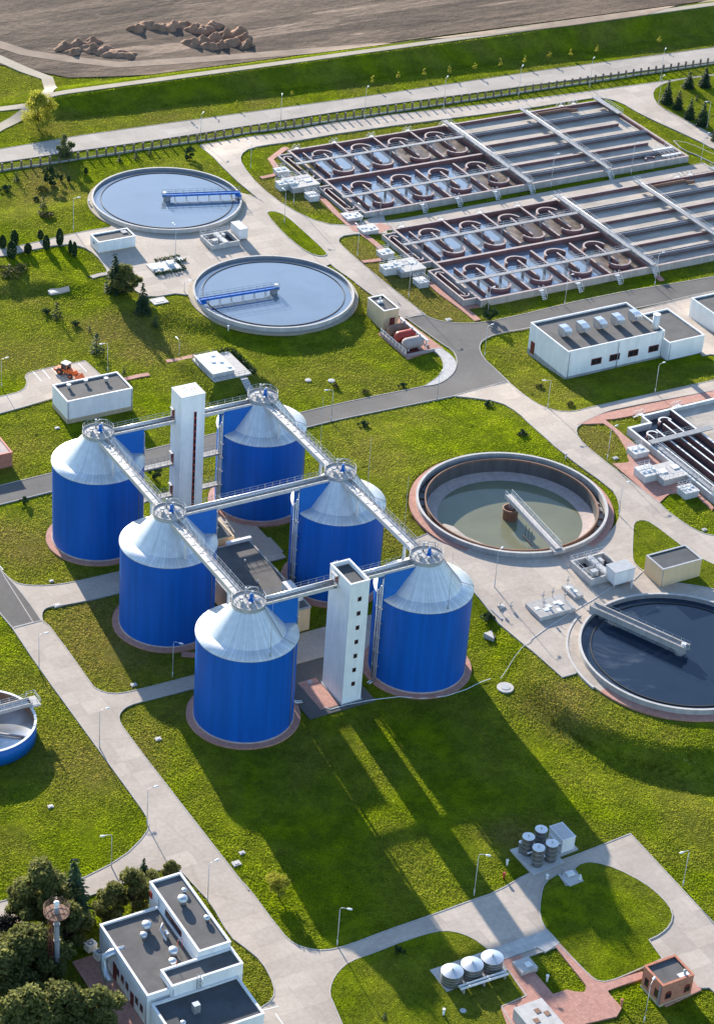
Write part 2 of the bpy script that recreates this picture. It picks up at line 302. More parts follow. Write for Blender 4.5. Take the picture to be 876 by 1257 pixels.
# ------------------------------------------------------------------ mesh builder and object helpers
class MB:
    def __init__(s): s.v = []; s.f = []; s.sm = []
    def add(s, vs, fs, smooth=False):
        o = len(s.v); s.v += [tuple(p) for p in vs]; s.f += [tuple(i+o for i in f) for f in fs]; s.sm += [smooth]*len(fs); return s
    def box(s, x0, x1, y0, y1, z0, z1):
        return s.add([(x0,y0,z0),(x1,y0,z0),(x1,y1,z0),(x0,y1,z0),(x0,y0,z1),(x1,y0,z1),(x1,y1,z1),(x0,y1,z1)],
                     [(3,2,1,0),(4,5,6,7),(0,1,5,4),(1,2,6,5),(2,3,7,6),(3,0,4,7)])
    def obox(s, c, size, rz=0, ry=0):
        M = Matrix.Translation(c) @ Matrix.Rotation(rz, 4, 'Z') @ Matrix.Rotation(ry, 4, 'Y'); hx, hy, hz = (a/2 for a in size)
        vs = [M @ Vector(p) for p in [(-hx,-hy,-hz),(hx,-hy,-hz),(hx,hy,-hz),(-hx,hy,-hz),(-hx,-hy,hz),(hx,-hy,hz),(hx,hy,hz),(-hx,hy,hz)]]
        return s.add(vs, [(3,2,1,0),(4,5,6,7),(0,1,5,4),(1,2,6,5),(2,3,7,6),(3,0,4,7)])
    def lathe(s, prof, n=24, c=(0,0,0), a0=0, a1=2*PI, smooth=True, close=False):
        full = abs(a1-a0-2*PI) < 1e-6; m = n if full else n+1; vs = []
        for k in range(m):
            a = a0+(a1-a0)*k/n
            vs += [(c[0]+r*math.cos(a), c[1]+r*math.sin(a), c[2]+z) for r, z in prof]
        p = len(prof); fs = []; q = p if close else p-1
        for k in range(n):
            k2 = (k+1) % m
            for i in range(q):
                j = (i+1) % p
                fs.append((k*p+i, k2*p+i, k2*p+j, k*p+j))
        s.add(vs, fs, smooth)
        if close and not full:
            o = len(s.v)-len(vs); s.f += [tuple(o+i for i in range(p)), tuple(o+(m-1)*p+i for i in reversed(range(p)))]; s.sm += [False]*2
        return s
    def cyl(s, c, r, h, n=12, r2=None, smooth=True):
        r2 = r if r2 is None else r2; x, y, z = c
        lo = [(x+r*math.cos(2*PI*k/n), y+r*math.sin(2*PI*k/n), z) for k in range(n)]; hi = [(x+r2*math.cos(2*PI*k/n), y+r2*math.sin(2*PI*k/n), z+h) for k in range(n)]
        s.add(lo+hi, [(k, (k+1)%n, n+(k+1)%n, n+k) for k in range(n)], smooth)
        o = len(s.v)-2*n; s.f += [tuple(o+k for k in reversed(range(n))), tuple(o+n+k for k in range(n))]; s.sm += [False, False]; return s
    def ring(s, c, ri, ro, z0, z1, n=64, a0=0, a1=2*PI, smooth=False):
        return s.lathe([(ri, z0), (ro, z0), (ro, z1), (ri, z1)], n, c, a0, a1, smooth, True)
    def tube(s, pts, r, n=6, smooth=True):
        pts = [Vector(p) for p in pts]; rings = []
        up = Vector((0, 0, 1))
        for i, p in enumerate(pts):
            d = (pts[min(i+1, len(pts)-1)]-pts[max(i-1, 0)]).normalized()
            a = d.cross(up if abs(d.z) < .95 else Vector((1, 0, 0))).normalized(); b = d.cross(a)
            rr = r[i] if isinstance(r, (list, tuple)) else r
            rings.append([p+a*rr*math.cos(2*PI*k/n)+b*rr*math.sin(2*PI*k/n) for k in range(n)])
        vs = [q for rg in rings for q in rg]
        fs = [(i*n+k, (i+1)*n+k, (i+1)*n+(k+1)%n, i*n+(k+1)%n) for i in range(len(pts)-1) for k in range(n)]
        s.add(vs, fs, smooth); o = len(s.v)-len(vs)
        s.f += [tuple(o+k for k in range(n)), tuple(o+(len(pts)-1)*n+k for k in reversed(range(n)))]; s.sm += [False, False]; return s
    def sphere(s, c, r, n=12, m=8, sz=1.0):
        prof = [(max(1e-3, r*math.sin(PI*i/m)), -r*sz*math.cos(PI*i/m)) for i in range(m+1)]
        return s.lathe(prof, n, c)
    def prism(s, pts, z0, z1):
        n = len(pts); s.add([(p[0], p[1], z0) for p in pts]+[(p[0], p[1], z1) for p in pts],
              [tuple(reversed(range(n))), tuple(range(n, 2*n))]+[(k, (k+1)%n, n+(k+1)%n, n+k) for k in range(n)]); return s
    def disc(s, c, r, n=48):
        s.add([(c[0]+r*math.cos(2*PI*k/n), c[1]+r*math.sin(2*PI*k/n), c[2]) for k in range(n)], [tuple(range(n))]); return s
    def rail(s, pts, h=1.1, gap=1.8, r=0.035, rows=2, n=4):
        pts = [Vector(p) for p in pts]
        for a, b in zip(pts[:-1], pts[1:]):
            L = (b-a).length; k = max(1, round(L/gap))
            for i in range(k+1):
                p = a.lerp(b, i/k); s.tube([p, p+Vector((0, 0, h))], r, n, False)
        for q in range(rows):
            z = Vector((0, 0, h*(q+1)/rows)); s.tube([p+z for p in pts], r, n, False)
        return s
    def rail_ring(s, c, R, z, h=1.1, k=24, a0=0, a1=2*PI, r=0.035, rows=2):
        n = 40; full = abs(a1-a0-2*PI) < 1e-6
        for i in range(k+(0 if full else 1)):
            a = a0+(a1-a0)*i/k; p = Vector((c[0]+R*math.cos(a), c[1]+R*math.sin(a), z)); s.tube([p, p+Vector((0, 0, h))], r, 4, False)
        for q in range(rows):
            zz = z+h*(q+1)/rows; s.tube([(c[0]+R*math.cos(a0+(a1-a0)*i/n), c[1]+R*math.sin(a0+(a1-a0)*i/n), zz) for i in range(n+1)], r, 4, False)
        return s
    def mesh(s, name, material):
        me = bpy.data.meshes.new(name); me.from_pydata(s.v, [], s.f); me.polygons.foreach_set('use_smooth', s.sm); me.materials.append(MATS[material]); me.update(); return me
    def build(s, name, material, parent=None, loc=(0, 0, 0), rz=0):
        o = bpy.data.objects.new(name, s.mesh(name, material)); COL.objects.link(o); o.location = loc; o.rotation_euler = (0, 0, rz)
        if parent: o.parent = parent
        return o

def tag(o, label=None, cat=None, group=None, kind=None):
    if label: o['label'] = label
    if cat: o['category'] = cat
    if group: o['group'] = group
    if kind: o['kind'] = kind
    return o
def thing(name, label, cat, loc=(0, 0, 0), rz=0, group=None):
    o = bpy.data.objects.new(name, None); COL.objects.link(o); o.location = loc; o.rotation_euler = (0, 0, rz); o.empty_display_size = 0.5
    return tag(o, label, cat, group)
def dup(root, loc, label, rz=None, sc=None, group=None):
    r = root.copy(); COL.objects.link(r); r.location = loc; r['label'] = label
    if rz is not None: r.rotation_euler = (0, 0, rz)
    if sc: r.scale = sc if isinstance(sc, tuple) else (sc, sc, sc)
    if group: r['group'] = group
    for ch in root.children:
        c = ch.copy(); COL.objects.link(c); c.parent = r
        for g in ch.children:
            d = g.copy(); COL.objects.link(d); d.parent = c
    return r

# ------------------------------------------------------------------ ground sheets
def smooth_poly(pts, it=2):
    # pts: (x, y[, 's']) ; 's' keeps a corner sharp
    P = [(p[0], p[1], len(p) > 2) for p in pts]
    for _ in range(it):
        Q = []; n = len(P)
        for i in range(n):
            a, b, c = P[i-1], P[i], P[(i+1) % n]
            if b[2]: Q.append(b)
            else:
                Q.append((b[0]*.75+a[0]*.25, b[1]*.75+a[1]*.25, False)); Q.append((b[0]*.75+c[0]*.25, b[1]*.75+c[1]*.25, False))
        P = Q
    return [(p[0], p[1]) for p in P]
def px_poly(pts, it=2):
    out = []
    for p in pts:
        w = at(p[0], p[1]); out.append((w.x, w.y)+((True,) if len(p) > 2 else ()))
    return smooth_poly(out, it)
def crop(ox, oy, s, pts): return [(ox+p[0]/s, oy+p[1]/s)+tuple(p[2:]) for p in pts]
def area2(p): return sum(p[i-1][0]*p[i][1]-p[i][0]*p[i-1][1] for i in range(len(p)))
def inpoly(X, Y, P):
    ins = np.zeros(np.shape(X), bool)
    for i in range(len(P)):
        x0, y0 = P[i-1]; x1, y1 = P[i]
        ins ^= ((y0 > Y) != (y1 > Y)) & (X < (x1-x0)*(Y-y0)/(y1-y0+1e-12)+x0)
    return ins
EXCL = []; ALLOW = []
def sheet(name, material, polys, lift, step=2.5, kerb=None, kerb_h=0.1, kerb_w=0.18, skirt=0.5, label=None, kind='structure', flat_z=None, skip=None):
    polys = [p if area2(p) > 0 else p[::-1] for p in polys]
    (ALLOW if material == 'grass' else EXCL).extend(polys)
    vs = []; faces = []
    for P in polys:
        Q = []
        n = len(P)
        for i in range(n):
            a, b = P[i], P[(i+1) % n]; L = math.hypot(b[0]-a[0], b[1]-a[1]); k = max(1, int(L/step))
            Q += [(a[0]+(b[0]-a[0])*j/k, a[1]+(b[1]-a[1])*j/k) for j in range(k)]
        faces.append(list(range(len(vs), len(vs)+len(Q)))); vs += Q
    allp = np.array(vs); lo = allp.min(0); hi = allp.max(0)
    gx, gy = np.meshgrid(np.arange(lo[0]+.7, hi[0], step), np.arange(lo[1]+.7, hi[1], step)); gx = gx.ravel(); gy = gy.ravel()
    ins = np.zeros(gx.shape, bool)
    for P in polys: ins |= inpoly(gx, gy, P)
    # keep grid points off the outlines
    segs = np.array([(*p[i-1], *p[i]) for p in polys for i in range(len(p))])
    gp = np.stack([gx[ins], gy[ins]], 1); keep = np.ones(len(gp), bool)
    for s0 in segs:
        d = s0[2:]-s0[:2]; t = np.clip(((gp-s0[:2])@d)/(d@d+1e-9), 0, 1); keep &= np.hypot(*(gp-s0[:2]-t[:, None]*d).T) > 0.5
    vs += [tuple(p) for p in gp[keep]]
    r = geometry.delaunay_2d_cdt([Vector(p) for p in vs], [], faces, 1, 1e-3)
    V = np.array([(v.x, v.y) for v in r[0]]); F = [tuple(f) for f in r[2] if len(f) > 2]
    Z = H(V[:, 0], V[:, 1])+lift
    m = MB(); m.add([(V[i, 0], V[i, 1], Z[i]) for i in range(len(V))], F, True)
    # boundary: skirt + kerb
    cnt = {}
    for f in F:
        for i in range(len(f)):
            e = (f[i-1], f[i]); cnt[e] = cnt.get(e, 0)+1
    bnd = [e for e in cnt if (e[1], e[0]) not in cnt]
    m.add([(V[e[k], 0], V[e[k], 1], Z[e[k]]-dz) for e in bnd for k, dz in ((0, 0), (1, 0), (1, skirt), (0, skirt))],
          [tuple(4*i+j for j in (0, 3, 2, 1)) for i in range(len(bnd))])
    o = m.build(name, material); tag(o, label, None, None, kind)
    if kerb:
        nx = {}; nrm = {}
        for a, b in bnd:
            d = V[b]-V[a]; d = d/(np.linalg.norm(d)+1e-9); nn = np.array([d[1], -d[0]]); nrm.setdefault(a, []).append(nn); nrm.setdefault(b, []).append(nn)
        k = MB(); idx = {}
        def off(i):
            s_ = sum(nrm[i]); s_ = s_/(np.linalg.norm(s_)+1e-9); return V[i]+s_*kerb_w/max(.5, float(s_@nrm[i][0]))
        vs2 = []
        for a, b in bnd:
            if skip is not None and skip(*(0.5*(V[a]+V[b]))): continue
            oa, ob = off(a), off(b); base = len(vs2)
            vs2 += [(V[a][0], V[a][1], Z[a]-.02), (V[b][0], V[b][1], Z[b]-.02), (V[a][0], V[a][1], Z[a]+kerb_h), (V[b][0], V[b][1], Z[b]+kerb_h),
                    (oa[0], oa[1], Z[a]+kerb_h), (ob[0], ob[1], Z[b]+kerb_h), (oa[0], oa[1], Z[a]-.4), (ob[0], ob[1], Z[b]-.4)]
            k.f += [tuple(base+i for i in q) for q in ((0, 1, 3, 2), (2, 3, 5, 4), (4, 5, 7, 6))]; k.sm += [False]*3
        k.v = vs2; tag(k.build(name+'_kerb', kerb), None, None, None, 'structure')
    return o
def rect(x0, x1, y0, y1): return [(x0, y0), (x1, y0), (x1, y1), (x0, y1)]
def strip(pts, w):
    # ribbon polygon along a px centre line, width in metres
    W = [at(*p) for p in pts]; return wstrip([(p.x, p.y) for p in W], w)
def wstrip(W, w):
    L = []; R = []
    for i, p in enumerate(W):
        a = W[max(i-1, 0)]; b = W[min(i+1, len(W)-1)]; d = Vector((b[0]-a[0], b[1]-a[1])).normalized()
        L.append((p[0]-d.y*w/2, p[1]+d.x*w/2)); R.append((p[0]+d.y*w/2, p[1]-d.x*w/2))
    return L+R[::-1]

# terrain sheet
DRY = [(170, 420, 11, .7), (150, 400, 8, .8), (55, 235, 9, 1.1), (60, 210, 7, .8), (20, 430, 10, .45), (330, 235, 8, .9), (380, 225, 9, .9), (405, 245, 8, .9), (360, 200, 7, .8), (440, 310, 8, 1.), (460, 330, 7, .9),
       (480, 350, 9, 1.), (520, 370, 10, .9), (545, 385, 8, .8), (735, 540, 8, 1.), (110, 790, 9, .9), (150, 820, 8, .6), (80, 740, 8, .6), (60, 680, 8, .6), (20, 660, 8, .8), (230, 850, 8, .45), (20, 560, 7, .5),
       (440, 500, 10, .5), (470, 560, 8, .5), (490, 640, 7, .7), (690, 480, 9, .6), (640, 430, 7, .5), (720, 410, 6, .3), (520, 690, 5, .7), (85, 960, 9, .5), (130, 940, 8, .6), (170, 930, 5, .6), (620, 1025, 5, 1.), (480, 1190, 5, .5), (560, 1170, 3.5, .7),
       (600, 1240, 4, .4), (120, 760, 6, .7), (30, 350, 9, .5), (100, 400, 8, .4), (205, 440, 7, .3), (270, 160, 10, .35), (60, 155, 8, .5), (200, 140, 7, .6), (320, 125, 7, .5), (440, 110, 8, .5), (620, 100, 8, .4), (330, 470, 6, .4), (420, 540, 7, .5), (665, 850, 6, .6), (700, 860, 5, .6), (180, 780, 7, .5)]
def terrain():
    xs = np.concatenate([[-2500, -1200, -500, -260], np.arange(-170, 352, 1.2), [420, 700, 1500, 2800]])
    ys = np.concatenate([[-1500, -700, -320], np.arange(-185, 300, 1.2), np.arange(302, 420, 4.0), [520, 800, 1500, 3000, 5200]])
    X, Y = np.meshgrid(xs, ys); Z = H(X, Y)-0.05
    rng = np.random.RandomState(3)
    def lat(s):
        gx = (X+3000)/s; gy = (Y+2000)/s; i = np.floor(gx).astype(int); j = np.floor(gy).astype(int); u = sst(gx-i); v = sst(gy-j)
        T = rng.rand(509)
        h = lambda a, b: T[(a*73+b*151+(a*b) % 97) % 509]
        return (h(i, j)*(1-u)+h(i+1, j)*u)*(1-v)+(h(i, j+1)*(1-u)+h(i+1, j+1)*u)*v
    Z = Z-0.16*lat(9.)-0.10*lat(3.1)
    Z = np.where(np.hypot(X-T3[0], Y-T3[1]) < 19.1, Z-7.0, Z)
    D = np.zeros(X.shape)
    for px, py, r, v in DRY:
        w = at(px, py); D += v*np.exp(-(((X-w.x)**2+(Y-w.y)**2)/(r*r*0.9)))
    D = np.clip(D*(0.55+0.8*lat(2.4)), 0, 1)
    ny, nx = X.shape; vs = np.stack([X.ravel(), Y.ravel(), Z.ravel()], 1)
    a = (np.arange(ny-1)[:, None]*nx+np.arange(nx-1)[None, :]).ravel(); fs = np.stack([a, a+1, a+1+nx, a+nx], 1)
    me = bpy.data.meshes.new('grass_ground'); me.from_pydata(vs.tolist(), [], fs.tolist()); me.polygons.foreach_set('use_smooth', [True]*len(fs))
    at_ = me.attributes.new('dry', 'FLOAT', 'POINT'); at_.data.foreach_set('value', D.ravel().astype(np.float32)); me.materials.append(MATS['grass']); me.update()
    o = bpy.data.objects.new('grass_ground', me); COL.objects.link(o); tag(o, None, None, None, 'structure')
terrain()

# ---- concrete roads
c5 = lambda pts: crop(0, 680, 3.308, pts)
main_road = px_poly([(16, 771, 's'), (48, 819), (120, 918), (172, 989), (184, 1008), (181, 1024), (150, 1055), (90, 1085), (0, 1108), (-70, 1125, 's'), (-70, 1185, 's'), (20, 1132), (120, 1096), (205, 1063), (222, 1068), (240, 1088), (259, 1108), (283, 1150), (300, 1162), (322, 1180), (338, 1210), (336, 1228), (318, 1240, 's'), (315, 1330, 's'), (480, 1330, 's'),
                     (425, 1255), (404, 1226), (352, 1155), (260, 1037), (151, 896), (62, 770), (50, 762, 's')], 1)
cross_a = px_poly(c5([(150, 300, 's'), (0, 62, 's'), (25, 92), (60, 118), (110, 130), (200, 130), (290, 118), (480, 75, 's'), (700, 22, 's'), (700, 105, 's'), (490, 158), (265, 207), (215, 210), (178, 222), (166, 246), (172, 280), (230, 350, 's')]), 1)
cross_b = px_poly(c5([(230, 350, 's'), (300, 450), (355, 520), (395, 555), (455, 572), (540, 560), (790, 495, 's'), (1000, 440, 's'), (1000, 492, 's'), (790, 545), (590, 595), (520, 615), (488, 640), (478, 670), (500, 715), (600, 850), (520, 900, 's')]), 1)
c8 = lambda pts: crop(560, 980, 2.772, pts)
c2 = lambda pts: crop(360, 1050, 2.92, pts)
east_road = px_poly([(300, 1085, 's'), (345, 1146), (360, 1160), (380, 1166.5), (401, 1168), (428, 1161.5), (473, 1144), (531, 1124), (579, 1106), (607, 1097), (650, 1072), (688, 1057), (712, 1049), (773, 1024.5, 's'), (876, 1135), (1110, 1386, 's'), (1040, 1386, 's'), (876, 1212), (854, 1213), (812, 1176), (795, 1155), (760, 1140), (690, 1160, 's'), (600, 1190), (545, 1200), (425, 1258, 's'), (380, 1240, 's')], 1)
inner_road = px_poly([(246, 178, 's'), (320, 166.8), (436, 146), (640, 123), (760, 107), (876, 91), (960, 80, 's'), (960, 212, 's'), (876, 183), (855, 171), (788, 141), (760, 124), (737, 119), (717, 121), (640, 133.5), (436, 159.5), (340, 175), (306, 181), (294, 190), (296, 202), (317, 228), (352, 255), (395, 275), (432, 277, 's'), (470, 262, 's'), (474, 286, 's'), (424, 287), (413, 294), (420, 303), (453, 332), (521, 386, 's'), (495, 391, 's'), (455, 361), (430, 342), (405, 324), (340, 262, 's'), (278, 211)], 1)
plaza_w = px_poly([(-60, 322, 's'), (-60, 310, 's'), (0, 307), (51, 296), (92, 286), (147, 277), (125, 262), (150, 210), (230, 205), (290, 235), (310, 240), (345, 262, 's'), (405, 324, 's'), (380, 335), (300, 380), (243, 372), (226, 358), (182, 365), (167, 357), (133, 336), (131, 329), (118, 312), (100, 301), (75, 299), (34, 307), (0, 315)], 1)
gap_road = rect(119, 217.5, 157.6, 162.2)
lane_e = px_poly([(557, 486, 's'), (580, 488), (614, 493), (636, 506), (654, 524), (690, 556), (751, 600), (759, 612), (761, 625), (758, 640), (749, 652), (740, 661), (725, 668), (700, 676), (640, 680), (580, 665), (548, 640), (534, 652), (505, 664, 's'), (545, 692), (577, 719), (624.7, 777.7), (690, 831, 's'), (722, 822, 's'), (800, 840, 's'), (1060, 790, 's'), (1060, 690, 's'), (960, 668), (876, 658), (861, 655), (842, 645), (816, 626), (808, 617), (750, 573), (715, 545), (706, 532), (708, 522), (735, 508), (757, 501), (876, 479, 's'), (960, 460, 's'), (960, 448, 's'), (876, 467), (729, 499), (704, 506), (683, 505), (664, 499), (646, 488), (622, 468, 's')], 1)
yard_ne = px_poly([(770, 384, 's'), (876, 358, 's'), (970, 336, 's'), (970, 450, 's'), (876, 434), (858, 437), (845, 400)], 1)
ISL_T = None
sheet('concrete_road', 'concrete', [main_road, cross_a, cross_b, east_road, inner_road, plaza_w, gap_road, lane_e, yard_ne], 0.03, 2.5, 'kerb', 0.06,
      skip=lambda x, y: (math.hypot(x-T3[0], y-T3[1]) < 21) or (math.hypot(x-T4[0], y-T4[1]) < 21) or (math.hypot(x-T1[0], y-T1[1]) < 20.5) or (math.hypot(x-T2[0], y-T2[1]) < 20.5) or (math.hypot(x-2, y-90) < 12 and False))
asph = px_poly([(-80, 616, 's'), (0, 596.5), (200, 548), (380, 504), (435, 491.5), (533, 472), (548, 467), (559, 456), (562, 441), (556, 430), (540, 420), (515, 402), (497, 388.5, 's'), (517, 385, 's'), (531, 392), (550, 396), (577, 397.5), (613, 393), (740, 362), (876, 340), (1150, 289, 's'), (1150, 304, 's'), (876, 356), (784, 378), (650, 402), (610, 409), (591, 417), (587, 427), (592, 439), (607, 453), (624, 469, 's'), (590, 476), (558, 485.5, 's'), (536, 490), (462, 505), (380, 522.5), (200, 569), (0, 619), (-80, 640, 's')], 1)
asph2 = px_poly([(-80, 600, 's'), (-20, 672), (0, 700), (12, 712), (33, 737), (50, 762, 's'), (16, 771, 's'), (0, 752), (-30, 715), (-100, 640, 's')], 1)
sheet('asphalt_road', 'asphalt', [asph, asph2], 0.034, 2.5, 'kerb', 0.06)
# pale footway bend by the junction, parking apron by the small white hall
sheet('footway', 'paving_slab', [px_poly([(529, 428, 's'), (541, 428, 's'), (554, 437), (560, 447), (557, 457), (546, 467), (535, 472), (521, 474, 's'), (534, 466), (543, 458), (545, 447), (541, 437)], 1)], 0.10, 2, 'kerb', 0.03)
sheet('parking_apron', 'concrete', [px_poly(crop(0, 240, 3.65, [(-150, 930, 's'), (60, 890), (110, 870), (125, 835), (112, 810), (135, 790), (380, 742, 's'), (460, 815, 's'), (300, 900, 's'), (240, 905, 's'), (60, 960), (-150, 1010, 's')]), 1)], 0.038, 2.5, 'kerb', 0.05)
pl = []
for a, b in (((145, 787), (185, 830)), ((190, 780), (225, 822)), ((230, 772), (268, 815)), ((350, 750), (388, 790))):
    p, q = at(*crop(0, 240, 3.65, [a])[0]), at(*crop(0, 240, 3.65, [b])[0]); pl.append(wstrip([(p.x, p.y), (q.x, q.y)], 0.18))
for a, b in (((338, 1245), (350, 1262)), ((318, 1242), (342, 1236)), ((-6, 688), (4, 700))):
    p, q = at(*a), at(*b); pl.append(wstrip([(p.x, p.y), (q.x, q.y)], 0.16))
sheet('parking_marking', 'road_paint', pl, 0.045, 2, skirt=0.003)
# public road outside the fence
c1 = lambda pts: crop(0, 0, 1.991, pts)
sheet('public_road', 'old_concrete', [px_poly([(-80, 198, 's'), (0, 183), (100, 166), (200, 152), (440, 119.5), (660, 87), (876, 58), (960, 48, 's'), (960, 64, 's'), (876, 75), (660, 103), (440, 132.5), (200, 170), (100, 184), (0, 199), (-80, 214, 's')], 0)], 0.03, 3, 'kerb_dark', 0.05)
# levee crest path and the farm tracks
def lv(u, s): p = LV0+LVD*u+LVN*s; return (p[0], p[1])
sheet('crest_path', 'gravel_path', [[lv(-6, 1.2), lv(60, 1.0), lv(120, 1.3), lv(240, 1.1), lv(320, 1.2), lv(320, 3.6), lv(240, 3.5), lv(120, 3.7), lv(60, 3.4), lv(-6, 3.6)]], 0.06, 2.5)
sheet('farm_track', 'gravel_path', [strip(c1([(-30, 130), (60, 170), (115, 190), (125, 215), (105, 245), (60, 275), (0, 310), (-60, 345)]), 3.4), strip(c1([(-40, 268), (30, 262), (85, 256)]), 2.6)], 0.06, 2.0)
field = [lv(-130, 60), lv(-40, 60), lv(-12, 38), lv(8, 17), lv(30, 11.5), lv(120, 13.5), lv(240, 14.5), lv(420, 15), (900, 700), (200, 1200), (-700, 900)]
sheet('ploughed_field', 'ploughed_soil', [field], 0.05, 6)
tr = [strip(c1([(-60, 90), (60, 128), (150, 142), (290, 158), (420, 150), (620, 135), (790, 122)])+crop(436, 0, 1.991, [(40, 112), (150, 98), (330, 78), (520, 55), (700, 30), (900, -4), (1000, -22)]), 4.2)]
for i, t_ in enumerate(tr): sheet('field_track', 'pale_track', [t_], 0.09+0.012*i, 3)
# lawn islands standing on the concrete
sheet('lawn_island', 'grass', [px_poly(c8([(345, 262, 's'), (372, 302, 's'), (432, 284, 's'), (402, 243, 's'), (425, 224), (465, 220), (540, 240), (640, 292), (700, 342), (735, 390), (727, 432), (692, 465), (652, 484, 's'), (697, 548, 's'), (600, 592), (512, 628), (468, 620), (425, 575), (345, 496), (308, 452), (284, 405), (287, 345), (300, 290)]), 1)], 0.12, 1.6, 'kerb', 0.04)
sheet('lawn_island', 'grass', [px_poly(c2([(130, 500), (140, 455), (162, 420), (200, 385), (300, 350), (400, 310), (510, 276), (570, 275), (640, 298), (697, 342), (770, 420, 's'), (832, 505, 's'), (742, 545, 's'), (800, 640, 's'), (190, 640, 's'), (150, 545)]), 1)], 0.12, 1.6, 'kerb', 0.04)
sheet('lawn_island', 'grass', [px_poly([(778, 642), (788, 638.5), (800, 643), (831, 667), (850, 681), (876, 694), (960, 730, 's'), (960, 745, 's'), (876, 723), (840, 717), (814, 714), (790, 702), (779, 693), (776, 684), (777, 655)], 1)], 0.12, 1.6, 'kerb', 0.04)
sheet('lawn_island', 'grass', [px_poly(crop(220, 180, 2.576, [(275, 212), (285, 205), (310, 207), (340, 222), (400, 275), (465, 335), (462, 346), (430, 345), (390, 325), (330, 275)]), 1)], 0.12, 1.6, 'kerb', 0.04)
sheet('lawn_island', 'grass', [px_poly([(800, 117), (805, 107), (823, 99.5), (876, 92.5), (970, 80, 's'), (970, 195, 's'), (876, 166), (861, 158), (838, 146), (808, 130)], 1)], 0.12, 2, 'kerb', 0.04)
sheet('lawn_island', 'grass', [px_poly([(827, 173, 's'), (846, 176), (876, 190), (930, 210, 's'), (900, 215, 's'), (860, 192), (838, 184)], 1)], 0.12, 2, 'kerb', 0.04)
# slabs and brick paths
sheet('slab_path', 'paving_slab', [px_poly([(527, 1192, 's'), (672, 1142.5, 's'), (687, 1158.5, 's'), (669, 1170, 's'), (659, 1164, 's'), (616, 1180, 's'), (622, 1192, 's'), (548, 1219, 's')], 0)], 0.135, 2)
brick_a = px_poly(c8([(153, 557, 's'), (217, 536, 's'), (328, 669, 's'), (376, 654, 's'), (403, 661, 's'), (436, 662, 's'), (441, 640, 's'), (332, 502, 's'), (352, 497, 's'), (466, 619), (510, 629), (632, 592, 's'), (645, 612, 's'), (515, 655), (516, 664), (562, 716, 's'), (545, 745, 's'), (440, 770, 's'), (420, 800, 's'), (180, 800, 's'), (150, 716, 's'), (236, 681, 's')]), 1)
brick_b = px_poly(c8([(632, 604, 's'), (700, 560, 's'), (800, 620, 's'), (833, 655, 's'), (711, 711, 's')]), 0)
sheet('brick_path', 'brick_paving', [brick_a, brick_b], 0.13, 2)
k6 = lambda pts: crop(740, 480, 6.287, pts)
brick_c = px_poly([(708, 521, 's'), (735, 509), (760, 503), (876, 480, 's'), (930, 470, 's'), (930, 478, 's'), (876, 488), (800, 505), (757, 514), (744, 515)]+k6([(20, 225, 's'), (100, 290), (330, 480, 's'), (420, 470, 's'), (600, 640, 's'), (720, 760, 's'), (855, 900, 's'), (840, 920, 's'), (700, 790, 's'), (560, 790), (505, 795), (430, 868, 's'), (70, 560, 's'), (180, 555), (205, 540), (185, 505), (190, 470), (100, 320), (0, 250, 's')]), 1)
sheet('brick_path', 'brick_paving', [brick_c], 0.06, 2)
sheet('brick_path', 'brick_paving', [strip([(353, 181), (349, 182), (332, 195), (340, 207), (372, 228), (395, 243), (413, 262), (424, 270)], 1.6), strip([(320, 218), (334, 215), (346, 211)], 1.3), strip([(418, 262), (440, 282), (462, 282), (474, 276)], 3.6),
       strip([(444, 286), (455, 294), (468, 305), (476, 314)], 1.6), strip([(444, 321), (456, 320), (469, 318)], 1.3), strip([(526, 345), (540, 358), (568, 378), (586, 393)], 1.7), strip([(568, 378), (580, 376), (592, 374)], 1.3), strip([(812, 344), (806, 338)], 1.4)], 0.05, 2)
sheet('brick_path', 'brick_paving', [px_poly(crop(220, 180, 2.576, [(628, 592, 's'), (655, 580, 's'), (640, 560, 's'), (690, 548, 's'), (700, 535, 's'), (835, 638, 's'), (800, 645, 's'), (722, 672, 's')]), 0)], 0.045, 2)
sheet('garden_path', 'brick_paving', [strip(crop(0, 240, 3.65, [(560, 822), (620, 808), (668, 800)]), 1.3), strip(crop(0, 240, 3.65, [(745, 742), (800, 735), (876, 716)]), 1.3)], 0.05, 1.5)
sheet('garden_path', 'old_concrete', [strip([(134, 335), (122, 337), (112, 340)], 1.4), strip([(85, 354), (72, 357.5), (60, 358)], 1.6)], 0.05, 1.5)
sheet('brick_path', 'brick_paving', [rect(-50.5, -46.4, -66, -43.5)], 0.05, 2)
# yards between the silos
sheet('silo_yard', 'concrete', [rect(23, 29.5, 40, 62), rect(-2, 30, 42.0, 47.5), rect(10, 40, 9.0, 17.0), rect(26, 30, 6, 9.0)], 0.042, 2.5)
sheet('silo_yard', 'asphalt', [rect(9.6, 22.5, -6.0, 8.7)], 0.046, 2.5)
sheet('brick_path', 'brick_paving', [wstrip([(30, 17), (31, 30)], 1.5), wstrip([(-2, 20), (8, 14)], 1.5), rect(12.6, 16.2, -4.5, 4)], 0.055, 2)
